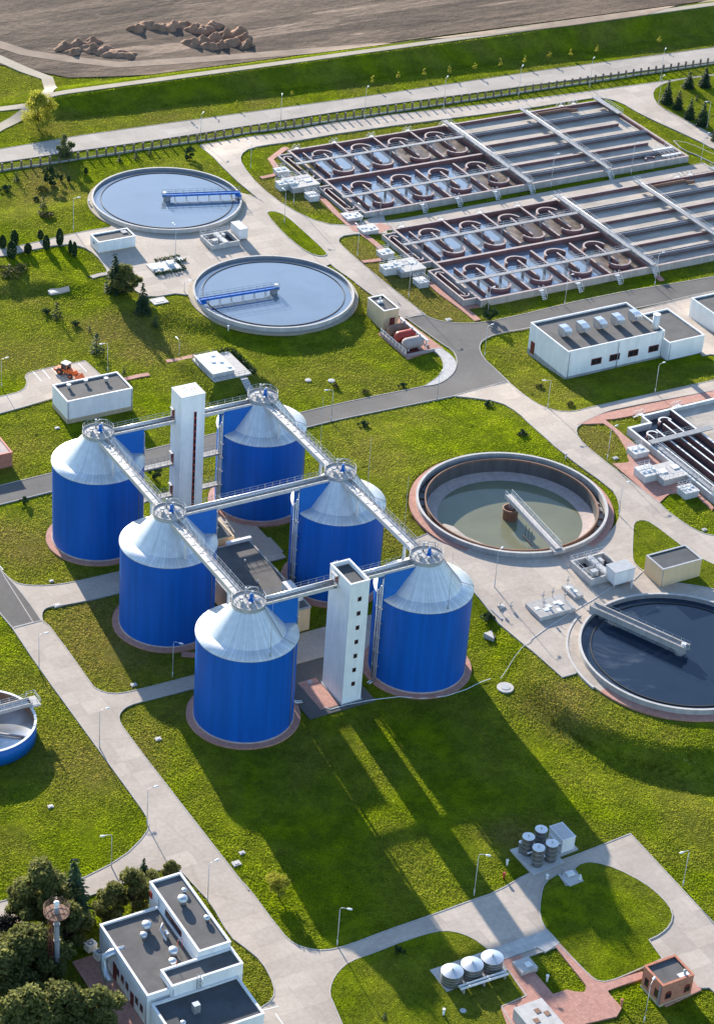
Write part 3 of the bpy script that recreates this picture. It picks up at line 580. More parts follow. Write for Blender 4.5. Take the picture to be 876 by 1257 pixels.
# ------------------------------------------------------------------ digesters
def SIL(i, j): return (34.158*j, 30.288*(2-i))
def make_silo(side, label, loc):
    t = thing('digester_silo', label, 'silo', loc, 0, 'blue digester silos')
    w = MB().lathe([(8.5, 0.3), (8.5, 17.05)], 84).build('wall', 'blue_cladding', t)
    MB().ring((0, 0, 0), 8.4, 8.62, 0.02, 0.42, 72, smooth=True).build('plinth', 'cap_concrete', t)
    MB().ring((0, 0, 0), 8.6, 9.75, -0.3, 0.16, 72).build('brick_apron', 'brick_paving', t)
    m = MB().lathe([(8.66, 16.92), (8.70, 17.0), (8.68, 17.16), (6.45, 17.72)], 84, smooth=True); m.lathe([(6.45, 17.72), (2.7, 22.5)], 84)
    m.build('roof', 'galvanised_roof', t)
    MB().lathe([(2.6, 22.4), (2.95, 22.62), (2.95, 23.1)], 32).build('platform_drum', 'steel', t)
    MB().lathe([(2.95, 23.1), (0.01, 23.18)], 32, smooth=False).build('platform', 'pale_concrete', t)
    MB().rail_ring((0, 0, 0), 2.85, 23.12, 1.15, 20, r=0.04).ring((0, 0, 0), 2.86, 2.93, 23.1, 23.35, 32).build('platform_railing', 'grey_metal', t)
    # blue pipe shaft from platform to the rim
    b = MB(); s = side
    b.box(min(s*1.6, s*8.72), max(s*1.6, s*8.72), -1.15, 1.15, 16.2, 22.15)
    b.build('pipe_shaft', 'blue_paint', t)
    b = MB()
    for k, y in enumerate((-1.0, -0.55)):
        x = s*(8.95+0.12*k); b.tube([(s*8.2, y, 21.5-1.9*k), (x-s*.2, y, 21.6-1.9*k), (x, y, 21.3-1.9*k), (x, y, 0.6), (x+s*.6, y-.4, .35), (x+s*1.6, y-.7, .35)], 0.13, 8)
    b.tube([(s*9.0, 0.2, 18.5), (s*9.0, 0.2, 0.2)], 0.16, 8)
    for z in (3, 6, 9, 12, 15, 18): b.box(min(s*8.5, s*9.2), max(s*8.5, s*9.2), -1.12, 0.35, z, z+.1)
    b.build('riser_pipe', 'steel', t)
    b = MB(); a = rad(-28 if side < 0 else -52)
    b.tube([(8.6*math.cos(a), 8.6*math.sin(a), 0.4), (8.6*math.cos(a), 8.6*math.sin(a), 17.3), (6.4*math.cos(a), 6.4*math.sin(a), 18.0), (2.9*math.cos(a), 2.9*math.sin(a), 22.7)], 0.07, 6)
    b.build('cable_duct', 'dark_pipe', t)
    # plant on the platform
    b = MB().cyl((0.3, -0.3, 23.15), 0.42, 0.5, 14).cyl((0.3, -0.3, 23.6), 0.28, 0.8, 14).sphere((0.3, -0.3, 24.5), 0.28); b.build('agitator_motor', 'blue_paint', t)
    for x, y, r, h in ((-1.1, 0.5, .32, .7), (1.2, .9, .22, 1.0), (-.5, -1.4, .22, .6), (1.3, -1.0, .3, .45), (-1.7, -.7, .18, .9), (.2, 1.5, .16, 1.7)): MB().cyl((x, y, 23.15), r, h, 10).cyl((x, y, 23.15+h), r*1.25, .08, 10).build('gas_fitting', 'grey_metal', t)
    MB().tube([(.2, 1.5, 24.4), (1.2, 1.7, 24.6), (2.4, 1.4, 24.4), (2.6, 1.3, 23.2), (2.7, 1.2, 22.3)], .09, 8).build('gas_pipe', 'grey_metal', t)
    return t
labels = [('blue silo at far left, beside the back white tower', 'blue silo with left pipe bridge running over its roof, middle of left row', 'nearest blue silo, at the bottom of the silo group'),
          ('rearmost blue silo right of the back tower', 'blue silo between the empty round tank and the dark flat roof', 'blue silo right of the white tower with seven windows')]
sl = [SIL(0, 0), SIL(0, 1)]
S00 = make_silo(1, labels[0][0], (*SIL(0, 0), 0)); S01 = make_silo(-1, labels[1][0], (*SIL(0, 1), 0))
for i in (1, 2):
    dup(S00, (*SIL(i, 0), 0), labels[0][i]); dup(S01, (*SIL(i, 1), 0), labels[1][i])

# pipe bridges along the rows (local y, length L between platforms)
def make_pipe_bridge(label, loc):
    t = thing('pipe_bridge', label, 'bridge', loc, 0, 'white pipe bridges linking silo roofs'); L = 30.288-5.2; y0 = 2.6
    MB().box(-1.1, 1.1, y0, y0+L, 22.05, 22.45).box(-1.15, -1.0, y0, y0+L, 22.45, 22.95).build('girder', 'bridge_grey', t)
    m = MB().box(-.98, -.05, y0-.8, y0+L+.8, 22.452, 22.82); n_ = 9
    for k in range(n_): m.box(-1.0, -.03, y0+L*k/n_, y0+L*k/n_+.12, 22.82, 22.87)
    m.build('pipe_cover', 'bridge_grey', t); MB().tube([(.1, y0, 22.7), (.1, y0+L, 22.7)], .11, 8).build('pipe', 'steel', t)
    MB().box(.25, 1.05, y0, y0+L, 22.46, 22.54).build('grating', 'dark_pipe', t)
    MB().rail([(1.08, y0, 22.45), (1.08, y0+L, 22.45)], 1.15, 1.6, .04).rail([(.2, y0, 22.5), (.2, y0+L, 22.5)], 1.15, 1.6, .035).build('railing', 'grey_metal', t)
    for y in (6.9, 30.288-6.9): MB().cyl((-.1, y, 17.5), .26, 4.6, 12).box(-.8, .6, y-.35, y+.35, 21.75, 22.05).build('support_column', 'white_metal', t)
    return t
B = make_pipe_bridge('white pipe bridge joining the far left silo to the middle left silo', (*SIL(1, 0), 0))
dup(B, (*SIL(2, 0), 0), 'white pipe bridge joining the middle left silo to the nearest silo')
dup(B, (*SIL(1, 1), 0), 'white pipe bridge joining the rearmost silo to the silo near the empty tank')
dup(B, (*SIL(2, 1), 0), 'white pipe bridge ending at the silo right of the windowed tower')

def make_walkway(label, loc, x0, x1):
    t = thing('service_walkway', label, 'walkway', loc, 0, 'cross walkways between the silo rows'); z = 22.35
    m = MB().box(x0, x1, -1.0, -.8, z-.45, z+.25).box(x0, x1, .8, 1.0, z-.45, z+.25)
    k = int((x1-x0)/2.2)
    for i in range(k+1): m.box(x0+(x1-x0-.12)*i/k, x0+(x1-x0-.12)*i/k+.12, -.8, .8, z-.35, z-.08)
    m.build('girder', 'bridge_grey', t)
    MB().box(x0, x1, -.8, .25, z-.06, z+.02).build('grating', 'dark_pipe', t)
    MB().tube([(x0, .5, z+.28), (x1, .5, z+.28)], .22, 8).tube([(x0, .15, z+.2), (x1, .15, z+.2)], .12, 8).build('pipe', 'steel', t)
    MB().rail([(x0, -.95, z+.25), (x1, -.95, z+.25)], 1.0, 1.5, .04).rail([(x0, .95, z+.25), (x1, .95, z+.25)], 1.0, 1.5, .04).build('railing', 'grey_metal', t)
    return t
D = 34.158
make_walkway('walkway from the far left silo to the back white tower', (*SIL(0, 0), 0), 2.8, 15.2)
make_walkway('walkway from the back white tower to the rearmost silo', (*SIL(0, 0), 0), 20.2, D-2.8)
make_walkway('long walkway crossing the middle pair of silos above the dark flat roof', (*SIL(1, 0), 0), 2.8, D-2.8)
make_walkway('walkway from the nearest silo to the windowed white tower', (*SIL(2, 0), 0), 2.8, 16.2)
make_walkway('short walkway from the windowed tower to the right front silo', (*SIL(2, 0), 0), 20.6, D-2.8)
def low_gang(label, x0, x1, z):
    t = thing('access_gangway', label, 'walkway', (0, 60.6, 0), 0, 'lower gangways at the back tower')
    MB().box(x0, x1, -.7, .7, z-.35, z).build('deck', 'dark_pipe', t)
    MB().rail([(x0, -.65, z), (x1, -.65, z)], 1.1, 1.4, .035).rail([(x0, .65, z), (x1, .65, z)], 1.1, 1.4, .035).build('railing', 'grey_metal', t)
low_gang('upper of two gangways left of the back white tower', 8.6, 15.4, 13.0); low_gang('lower of two gangways left of the back white tower', 8.6, 15.4, 6.0)
low_gang('upper of two gangways right of the back white tower', 20.1, D-8.6, 13.0); low_gang('lower of two gangways right of the back white tower', 20.1, D-8.6, 6.0)

# towers
t = thing('stair_tower', 'tall white windowless tower with narrow red glazed slot behind the silos', 'tower', (0, 0, 0))
x0, x1, y0, y1, zt = 15.3, 20.2, 57.3, 61.6, 28.6
MB().box(x0, x1, y0, y1, 0, zt-.25).build('wall', 'white_wall', t)
MB().box(x0-.05, x1+.05, y0-.05, y1+.05, zt-.25, zt).build('roof', 'sheet_white', t)
sl_ = MB().box(17.95, 18.5, y0-.06, y0+.1, 3.0, 25.0).build('glazed_slot', 'dark_red', t)
MB().box(18.02, 18.43, y0-.09, y0-.055, 3.2, 24.8).build('pane', 'glass_dark', sl_)
m = MB().box(18.0, 18.06, y0-.11, y0-.092, 3.2, 24.8)
for k in range(15): m.box(18.06, 18.43, y0-.11, y0-.092, 3.2+1.45*k, 3.6+1.45*k)
m.build('mullion', 'red_paint', sl_)
for z in (22.5, 13.0, 6.0):
    d = MB().box(x0-.06, x0+.05, 60.0, 61.1, z, z+2.1).build('door', 'dark_red', t)
    MB().box(x0-.5, x0-.06, 59.9, 61.2, z+2.2, z+2.3).build('door_canopy', 'grey_metal', d)
m = MB().tube([(17, 60.3, 28.6), (17.2, 60.3, 29.0), (17.6, 60.1, 28.65)], .06, 6).tube([(18.2, 59.2, 28.65), (18.7, 59.6, 29.1), (19.0, 59.3, 28.65)], .06, 6); m.build('roof_hatch_handle', 'red_paint', t)

t = thing('stair_tower', 'white tower with a column of seven small square windows and sunken dark roof', 'tower', (0, 0, 0))
x0, x1, y0, y1, zt = 16.6, 20.3, -4.6, 2.4, 24.7
m = MB().box(x0, x1, y0, y1, 0, zt-1.0)
m.box(x0, x1, y0, y0+.28, zt-1, zt).box(x0, x1, y1-.28, y1, zt-1, zt).box(x0, x0+.28, y0+.28, y1-.28, zt-1, zt).box(x1-.28, x1, y0+.28, y1-.28, zt-1, zt); m.build('wall', 'white_wall', t)
MB().box(x0+.29, x1-.29, y0+.29, y1-.29, zt-.98, zt-.75).build('roof', 'bitumen_dark', t)
MB().box(x0-.06, x1+.06, y0-.06, y0+.3, zt, zt+.06).box(x0-.06, x1+.06, y1-.3, y1+.06, zt, zt+.06).box(x0-.06, x0+.3, y0+.3, y1-.3, zt, zt+.06).box(x1-.3, x1+.06, y0+.3, y1-.3, zt, zt+.06).build('parapet_coping', 'white_metal', t)
for k in range(7):
    z = 3.4+2.92*k
    w = MB().box(18.2, 18.9, y0-.05, y0+.05, z, z+.85).build('window', 'dark_red', t); MB().box(18.28, 18.82, y0-.075, y0-.052, z+.12, z+.77).build('pane', 'glass_dark', w)
d = MB().box(x0-.07, x0+.05, -.6, .5, 22.4, 24.1).build('door', 'dark_red', t)
MB().box(x0-1.0, x0-.07, -1.0, 1.1, 22.05, 22.3).build('door_landing', 'white_metal', t); MB().box(x0-.8, x0-.06, -.9, .9, 24.15, 24.3).build('door_canopy', 'grey_metal', t)
MB().box(x0-.25, x1+.25, y0-.25, y1+.25, -.3, .12).build('plinth', 'pale_concrete', t)
m = MB()
for s_ in (0, .5): m.tube([(17.2+s_, 1.6, 23.9), (17.2+s_, 1.6, 25.0), (17.2+s_, 2.0, 25.3), (17.2+s_, 2.3, 24.9)], .04, 6)
m.build('ladder_hoop', 'white_metal', t)

# process hall between the rows
t = thing('process_hall', 'low flat dark roofed hall hidden between the blue silos', 'building', (0, 0, 0))
MB().box(10.6, 22.2, 17.5, 41.5, 0, 4.7).build('wall', 'cream_wall', t)
MB().box(10.75, 22.05, 17.65, 41.35, 4.7, 4.82).build('roof', 'bitumen_roof', t)
m = MB()
for a in ((10.5, 22.3, 17.4, 17.7), (10.5, 22.3, 41.3, 41.6), (10.5, 10.8, 17.7, 41.3), (22.0, 22.3, 17.7, 41.3)): m.box(*a, 4.7, 5.0)
m.build('parapet', 'wall_concrete', t)
MB().box(17.5, 22.6, 41.2, 41.9, 5.0, 5.6).build('air_duct', 'white_metal', t); MB().box(20.2, 22.0, 20.0, 24.8, 4.8, 6.3).build('roof_unit', 'white_metal', t)
m = MB()
for x, y in ((14, 24), (17, 28), (18, 35), (14, 33)): m.cyl((x, y, 4.8), .18, .8, 8)
m.build('vent_pipe', 'grey_metal', t)
t = thing('brick_annex', 'small yellow brick building with open stair behind the middle left silo', 'building', (0, 0, 0))
MB().box(13.2, 19.6, 43.2, 50.0, 0, 4.2).build('wall', 'yellow_brick', t)
MB().box(13.0, 19.8, 43.0, 50.2, 4.2, 5.6).build('upper_wall', 'cream_wall', t); MB().box(13.3, 19.5, 43.3, 49.9, 5.6, 5.7).build('roof', 'bitumen_roof', t)
MB().box(15.2, 16.0, 42.94, 43.05, 4.6, 5.2).build('vent_grille', 'dark_pipe', t)
m = MB()
for k in range(10): m.box(20.3, 21.5, 43.4+.62*k, 44.0+.62*k, .5*k, .5*k+.12)
m.rail([(21.5, 43.5, .2), (21.5, 49.5, 5.0)], 1.0, 1.5, .04); m.build('outside_stair', 'wall_concrete', t)
t = thing('transformer_kiosk', 'slim cream kiosk beside the nearest silo under the walkway', 'kiosk', (0, 0, 0))
MB().box(10.9, 13.2, 7.4, 12.0, .5, 7.3).build('wall', 'cream_wall', t); MB().box(10.8, 13.3, 7.3, 12.1, 7.3, 7.45).build('roof', 'sheet_white', t); MB().box(10.7, 13.4, 7.2, 12.2, -.2, .5).build('plinth', 'yellow_brick', t)

# lightning rods standing on roofs and bridges
rod = None
for px, py, tx, ty, lab in ((331.6, 803.3, 335.3, 729.6, 'thin lightning rod standing on the nearest silo roof'), (549.6, 745, 558.7, 665, 'thin lightning rod on the roof right of the windowed tower'),
                            (450.7, 600, 454.7, 552, 'thin lightning rod on the silo roof near the empty tank'), (396.4, 550, 400.6, 497, 'thin lightning rod halfway along the far right pipe bridge'),
                            (499.7, 650, 506, 593, 'thin lightning rod on the pipe bridge beside the plaza'), (238.7, 652, 240.5, 598, 'thin lightning rod on the middle left silo roof')):
    bridge = 'bridge' in lab
    z = 22.4 if bridge else 18.2
    x, y = flat(px, py, z)
    if bridge: x = 34.158+1.2
    h = 9.5 if not bridge else 8.5
    if rod is None:
        rod = thing('lightning_rod', lab, 'lightning rod', (x, y, z), 0, 'lightning rods above the silos')
        MB().cyl((0, 0, 0), .05, 11, 6, .025).build('mast', 'grey_metal', rod); MB().cyl((0, 0, -.35), .22, .5, 8).build('base', 'grey_metal', rod)
    else: dup(rod, (x, y, z), lab)

# ------------------------------------------------------------------ round clarifiers
def ring_tank(label, c, R, z0, rim, wz, water, apron, inner=True, wall='pale_concrete', group='round clarifier tanks', apron_w=1.0, arc=None):
    t = thing('clarifier_tank', label, 'tank', (c[0], c[1], z0), 0, group)
    MB().ring((0, 0, 0), R-.42, R, -.6, rim, 120, smooth=False).build('wall', wall, t)
    MB().ring((0, 0, 0), R-.42, R+.02, rim, rim+.1, 120).build('wall_coping', 'pale_concrete', t)
    if arc: MB().ring((0, 0, 0), R, R+1.7, -.4, .10, 60, rad(arc[0]), rad(arc[1])).build('apron', apron, t); MB().ring((0, 0, 0), R, R+1.7, -.4, .10, 60, rad(arc[1]), rad(arc[0]+360)).build('apron', 'concrete', t)
    else: MB().ring((0, 0, 0), R, R+apron_w, -.4, .10, 96).build('apron', apron, t)
    MB().lathe([(R-.425, rim-.02), (R-.43, wz-.2)], 120).build('inner_wall', 'dark_pipe', t); MB().disc((0, 0, wz), R-.4, 120).build('water', water, t)  # inner_wall: dark lining, paints in the shade on the tank's inside face
    if inner:
        MB().ring((0, 0, 0), R-2.25, R-2.1, wz-.4, wz+.16, 120).build('overflow_weir', 'black', t)
    return t
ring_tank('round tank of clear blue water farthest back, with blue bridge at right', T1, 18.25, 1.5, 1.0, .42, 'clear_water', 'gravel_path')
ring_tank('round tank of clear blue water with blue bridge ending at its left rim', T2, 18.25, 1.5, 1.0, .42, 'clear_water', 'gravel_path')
def scraper(label, c, ang, z0, L, r0, girder, w=1.0, blue=True):
    t = thing('scraper_bridge', label, 'scraper bridge', (c[0], c[1], z0), ang)
    if blue:
        MB().box(-r0, L, -w/2, w/2, .95, 1.10).box(-r0, L, -w/2-.06, -w/2, .72, 1.22).box(-r0, L, w/2, w/2+.06, .72, 1.22).build('girder', girder, t)
    else:
        MB().box(-r0, L, -w/2, w/2, .95, 1.15).box(-r0, L, -w/2-.15, -w/2+.1, .35, 1.55).box(-r0, L, w/2-.1, w/2+.15, .35, 1.55).build('girder', girder, t)
        MB().box(-r0, L, -w/2+.12, w/2-.12, 1.16, 1.2).build('deck', 'dark_pipe', t)
    MB().rail([(-r0, -w/2, 1.2), (L, -w/2, 1.2)], 1.0, 1.8, .035).rail([(-r0, w/2, 1.2), (L, w/2, 1.2)], 1.0, 1.8, .035).build('railing', 'grey_metal', t)
    MB().cyl((0, 0, -1.2), .9, 1.9, 20).box(-1.0, 1.0, -.8, .8, .6, .95).build('centre_column', 'dark_pipe', t)
    MB().cyl((-.6, 0, .95), .45, .9, 12).build('drive_motor', 'white_metal', t)
    MB().box(L-1.2, L+.3, -1.1, 1.1, .25, .62).cyl((L-.3, -1.0, .12), .22, .2, 10).cyl((L-.3, 1.0, .12), .22, .2, 10).build('end_carriage', girder, t)
    m = MB()
    for k in range(6): x = 2.0+(L-4.0)*k/5; m.box(x-.05, x+.05, -.4, -.3, -.9, .9).box(x-.05, x+.05, .3, .4, -.9, .9)
    m.box(1.2, L-1.5, -.62, -.5, -.85, -.45); m.build('scraper_blade', 'dark_pipe', t)
    return t
a1 = at(284, 236); e = flat(291, 236, 3.2)
scraper('blue walkway bridge over the farthest round tank', T1, math.atan2(e[1]-T1[1], e[0]-T1[0]), 1.5+.75, 18.0, 1.2, 'blue_paint')
e = flat(245, 368, 3.2)
scraper('blue walkway bridge over the second blue tank, reaching left', T2, math.atan2(e[1]-T2[1], e[0]-T2[0]), 1.5+.75, 18.0, 1.2, 'blue_paint')

# drained tank with sloping bowl
t = thing('clarifier_tank', 'drained round tank with brown walls, green puddle and bare sloping floor', 'tank', (T3[0], T3[1], 2.5), 0, 'round clarifier tanks')
R = 18.6
MB().ring((0, 0, 0), R-.4, R, -.6, 1.0, 120).build('wall', 'wall_concrete', t)
MB().ring((0, 0, 0), R-.46, R+.05, 1.0, 1.12, 120).build('wall_coping', 'pale_concrete', t)
MB().ring((0, 0, 0), R, R+1.3, -.4, .10, 80, rad(-72), rad(212)).build('apron', 'brick_paving', t); MB().ring((0, 0, 0), R, R+1.3, -.4, .10, 30, rad(212), rad(288)).build('apron', 'concrete', t)
MB().ring((0, 0, 0), R-1.75, R-.41, -1.3, -.9, 120).build('launder_channel', 'dark_pipe', t)
MB().ring((0, 0, 0), R-2.0, R-1.76, -2.4, .55, 120).build('overflow_weir', 'rust_brown', t)
MB().ring((0, 0, 0), R-1.95, R-1.70, .56, .66, 120).build('weir_coping', 'rust_brown', t)
MB().lathe([(R-2.01, .3), (R-2.05, -2.3)], 96).build('inner_wall', 'wet_concrete', t)
MB().lathe([(R-2.04, -2.25), (13.2, -3.1), (2.0, -3.7)], 96).build('bowl_floor', 'cap_concrete', t)
MB().disc((0, 0, -2.86), 14.1, 96).build('water', 'green_water', t)
m = MB().lathe([(1.5, -3.6), (1.5, -1.0), (1.65, -.95), (1.65, -.5), (1.35, -.5), (1.3, -1.6), (.01, -1.6)], 28); m.build('centre_column', 'rust_brown', t)
m = MB()
for k in range(40): 
    a = 2*PI*k/40; m.obox((math.cos(a)*(R-1.2), math.sin(a)*(R-1.2), -.8), (1.1, .12, .3), a)
m.build('channel_bracket', 'rust_brown', t)
e = flat(678, 668, 3.7)
ang = math.atan2(e[1]-T3[1], e[0]-T3[0])
t = thing('scraper_bridge', 'pale walkway bridge from column to rim of the drained tank', 'scraper bridge', (T3[0], T3[1], 3.4), ang)
MB().box(-1.6, 18.6, -.65, .65, .5, .7).box(-1.6, 18.6, -.75, -.6, .1, .95).box(-1.6, 18.6, .6, .75, .1, .95).build('girder', 'pale_concrete', t)
MB().rail([(-1.5, -.68, .9), (18.5, -.68, .9)], .9, 1.8, .04).rail([(-1.5, .68, .9), (18.5, .68, .9)], .9, 1.8, .04).build('railing', 'white_metal', t)
MB().cyl((0, 0, -1.6), .5, 2.1, 16).build('pivot_post', 'dark_pipe', t)
m = MB()
for k in range(3): x = 8+1.2*k; m.box(x, x+1.2, -1.5, -1.38, -3.0, -2.6).box(x+.5, x+.58, -1.4, -1.3, -2.6, .1)
m.build('scraper_blade', 'wet_concrete', t); MB().box(17.4, 19.3, -1.2, 1.2, -.15, .45).build('end_carriage', 'wall_concrete', t)

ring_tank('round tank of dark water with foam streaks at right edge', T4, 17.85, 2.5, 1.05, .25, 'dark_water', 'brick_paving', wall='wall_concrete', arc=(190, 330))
e = flat(738, 748, 4.6); ang = math.atan2(e[1]-T4[1], e[0]-T4[0])
scraper('grey walkway bridge over the dark water tank', T4, ang, 2.5+.85, 18.4, 1.4, 'wall_concrete', 1.5, False)
t = thing('tank_cable_rail', 'pale curved kerb strip round the left rim of the dark water tank', 'kerb', (T4[0], T4[1], 2.5)); 
MB().ring((0, 0, 0), 19.6, 20.0, -.3, .2, 60, rad(118), rad(186)).build('kerb_strip', 'pale_concrete', t)

# raised blue tank, cut by the left edge
t = thing('thickener_tank', 'raised round blue tank cut off by the left edge', 'tank', (-42.1, 12.4, 0))
R = 8.7
MB().ring((0, 0, 0), R-.3, R, 0, 3.0, 72, smooth=True).build('wall', 'blue_paint', t)
MB().ring((0, 0, 0), R-.36, R+.06, 3.0, 3.12, 72).build('wall_coping', 'sheet_white', t)
MB().lathe([(R-.305, 2.95), (R-.31, .8)], 72).build('inner_lining', 'rust_brown', t)
MB().lathe([(R-.31, 1.2), (2.2, .9), (2.0, 1.5), (1.6, 1.6), (.01, 1.6)], 48).build('tank_floor', 'steel', t)
MB().obox((2.5, -2.6, 1.35), (7.0, .3, .3), rad(-38)).build('sweep_arm', 'dark_pipe', t)
t = thing('tank_walkway', 'pale walkway crossing the raised blue tank at left', 'walkway', (-42.1, 12.4, 3.12), rad(0))
MB().box(-9, 8.9, .4, 2.0, .05, .35).box(-9, 8.9, .3, .45, .1, .75).box(-9, 8.9, 1.95, 2.1, .1, .75).build('girder', 'pale_concrete', t)
MB().box(8.5, 10.2, -.2, 2.6, .05, .35).build('end_landing', 'pale_concrete', t)
MB().rail([(-9, .35, .7), (8.6, .35, .7), (8.6, -.2, .7), (10.1, -.2, .7), (10.1, 2.5, .7), (8.6, 2.5, .7), (8.6, 2.05, .7), (-9, 2.05, .7)], .9, 1.6, .04).build('railing', 'white_metal', t)
# ------------------------------------------------------------------ aeration basins
def seg(root, x0, x1, y0, y1, zt, zb=-.3, name='partition_wall', wm='maroon_coat', cm='cap_concrete', cap=.05):
    w = MB().box(x0, x1, y0, y1, zb, zt).build(name, wm, root)
    MB().box(x0-cap, x1+cap, y0-cap, y1+cap, zt, zt+.08).build('coping', cm, w); return w
def arcseg(root, c, r, a0, a1, zt, zb=-.3, th=.36, name='curved_baffle'):
    w = MB().ring((c[0], c[1], 0), r-th/2, r+th/2, zb, zt, 20, rad(a0), rad(a1), True).build(name, 'maroon_coat', root)
    MB().ring((c[0], c[1], 0), r-th/2-.05, r+th/2+.05, zt, zt+.08, 20, rad(a0), rad(a1)).build('coping', 'cap_concrete', w); return w
def walkway(root, x0, x1, y0, y1, z, along, legs=True, name='walkway', rail=True):
    m = MB().box(x0, x1, y0, y1, z-.22, z)
    w = m.build(name, 'walk_deck', root); r = MB()
    if along == 'x':
        pr = [[(x0, y0+.03, z), (x1, y0+.03, z)], [(x0, y1-.03, z), (x1, y1-.03, z)]]
        if legs:
            k = int((x1-x0)/5.5)
            for i in range(1, k): MB().box(x0+(x1-x0)*i/k-.12, x0+(x1-x0)*i/k+.12, y0+.1, y1-.1, -.2, z-.22).build('leg', 'dark_pipe', w)
    else: pr = [[(x0+.03, y0, z), (x0+.03, y1, z)], [(x1-.03, y0, z), (x1-.03, y1, z)]]
    if rail:
        for p in pr: r.rail(p, 1.0, 2.2, .03)
        r.build('railing', 'white_metal', w)
    return w
def stair(root, x, y, z, dy):
    m = MB(); m.box(x-.6, x+.6, min(y, y+dy*.8), max(y, y+dy*.8), z-.1, z)
    for k in range(5): m.box(x-.5, x+.5, min(y+dy*(.8+.3*k), y+dy*(1.1+.3*k)), max(y+dy*(.8+.3*k), y+dy*(1.1+.3*k)), z-.3*(k+1)-.08, z-.3*(k+1))
    m.rail([(x-.6, y, z), (x-.6, y+dy*.8, z), (x-.6, y+dy*2.3, z-1.5)], 1.0, 1.2, .04).rail([(x+.6, y, z), (x+.6, y+dy*.8, z), (x+.6, y+dy*2.3, z-1.5)], 1.0, 1.2, .04)
    m.build('access_stair', 'white_metal', root)
def make_basin(label, loc, flip=False):
    t = thing('aeration_basin', label, 'basin', loc, rad(-.7), 'rectangular aeration basins'); zt = 1.5; w = .5
    for a in ((0, 96.5, 20.3, 20.8), (0, 96.5, -20.2, -19.7), (0, .5, -19.7, 20.3), (96.0, 96.5, -19.7, 20.3)):
        seg(t, *a, zt, -.4, 'outer_wall', 'wall_concrete')
        b = a
    for a in ((.55, 95.9, 20.02, 20.28), (.55, 95.9, -19.68, -19.45), (.52, .7, -19.6, 20.0), (95.7, 95.98, -19.4, 20.0)): MB().box(*a, -.2, zt-.02).build('wall_lining', 'maroon_coat', t)
    seg(t, .5, 46.9, .45, 1.05, zt)
    for x, h in ((13.9, 0), (25.0, 0), (36.0, 0)):
        seg(t, x-.2, x+.2, 2.6, 20.0, zt); seg(t, x-.2, x+.2, -19.4, -1.9, zt)
    for x in (7.9, 19.3, 30.3, 41.3):
        for v0, v1 in ((5.6, 15.6), (-14.8, -5.2)):
            seg(t, x-.18, x+.18, v0, v1, zt)
            arcseg(t, (x-.5, v1-.5), 2.75, 5, 182, zt); arcseg(t, (x+.5, v0+.6), 2.75, 180, 357, zt)
    walkway(t, -3.0, 47, 10.0, 11.1, 2.5, 'x'); walkway(t, -1.5, 47, -12.2, -11.1, 2.5, 'x')
    seg(t, 46.8, 47.3, -19.7, 20.3, zt)
    walkway(t, 46.5, 47.9, -21, 21.6, 2.5, 'y'); walkway(t, 70.4, 71.6, -21, 21.6, 2.5, 'y'); walkway(t, 93.8, 95.6, 9, 21.4, 2.5, 'y')
    MB().tube([(48.2, -20, 2.2), (48.2, 20, 2.2)], .22, 8).build('air_main', 'grey_metal', t); MB().tube([(71.9, -20, 2.2), (71.9, 20, 2.2)], .18, 8).build('air_main', 'grey_metal', t)
    for v, end, pipe in ((12.6, 95.7, 1), (5.2, 91.7, 0), (-2.0, 95.7, 1), (-8.6, 91.7, 0), (-14.8, 95.7, 1)):
        s = seg(t, 47.3, end, v-.2, v+.2, zt)
        if pipe: MB().tube([(47.5, v-.45, zt+.15), (95.4, v-.45, zt+.15)], .2, 8).tube([(47.5, v+.42, zt+.12), (95.4, v+.42, zt+.12)], .16, 8).box(47.5, 95.4, v-1.0, v-.62, zt-.1, zt).build('air_pipe', 'dark_pipe', t)
    # water
    cells = [.5, 13.9, 25.0, 36.0, 46.8]
    kinds = [['basin_water', 'basin_water', 'basin_sludge', 'basin_sludge'], ['basin_water', 'basin_water', 'basin_water', 'basin_sludge']]
    for r_, (v0, v1) in enumerate(((1.0, 20.1), (-19.5, .5))):
        for q in range(4): MB().add([(cells[q], v0, .35), (cells[q+1], v0, .35), (cells[q+1], v1, .35), (cells[q], v1, .35)], [(0, 1, 2, 3)]).build('water', kinds[r_][q], t)
    MB().add([(47.3, -19.5, .72), (95.8, -19.5, .72), (95.8, 20.1, .72), (47.3, 20.1, .72)], [(0, 1, 2, 3)]).build('aerated_water', 'basin_foam', t)
    # inlet channels on the lane side
    for v0, v1, x0 in ((1.6, 18.9, -3.9), (-18.6, -2.2, -3.5)):
        seg(t, x0, x0+.35, v0, v1, zt, -.4, 'channel_wall', 'wall_concrete'); seg(t, x0+.35, -.02, v1-.35, v1, zt, -.4, 'channel_wall', 'wall_concrete'); seg(t, x0+.35, -.02, v0, v0+.35, zt, -.4, 'channel_wall', 'wall_concrete')
        seg(t, x0+1.7, x0+1.95, v0+2.6, v1-2.4, zt, -.3, 'channel_wall')
        arcseg(t, (x0+1.8, v1-2.6), 1.05, 0, 180, zt, th=.26); arcseg(t, (x0+1.8, v0+2.8), 1.05, 180, 360, zt, th=.26)
        MB().add([(x0+.35, v0+.35, .3), (-.0, v0+.35, .3), (-.0, v1-.35, .3), (x0+.35, v1-.35, .3)], [(0, 1, 2, 3)]).build('water', 'basin_water', t)
        seg(t, 3.0, 3.25, v0+1.5, v1-1, zt, -.3, 'channel_wall')
    for x in (3, 14, 25, 36, 47): stair(t, x, 20.8, zt, 1)
    for x in (16, 26, 37, 47.2, 71): stair(t, x, -20.2, zt, -1)
    stair(t, 84, 20.8, zt, 1); stair(t, 88, 20.8, zt, 1)
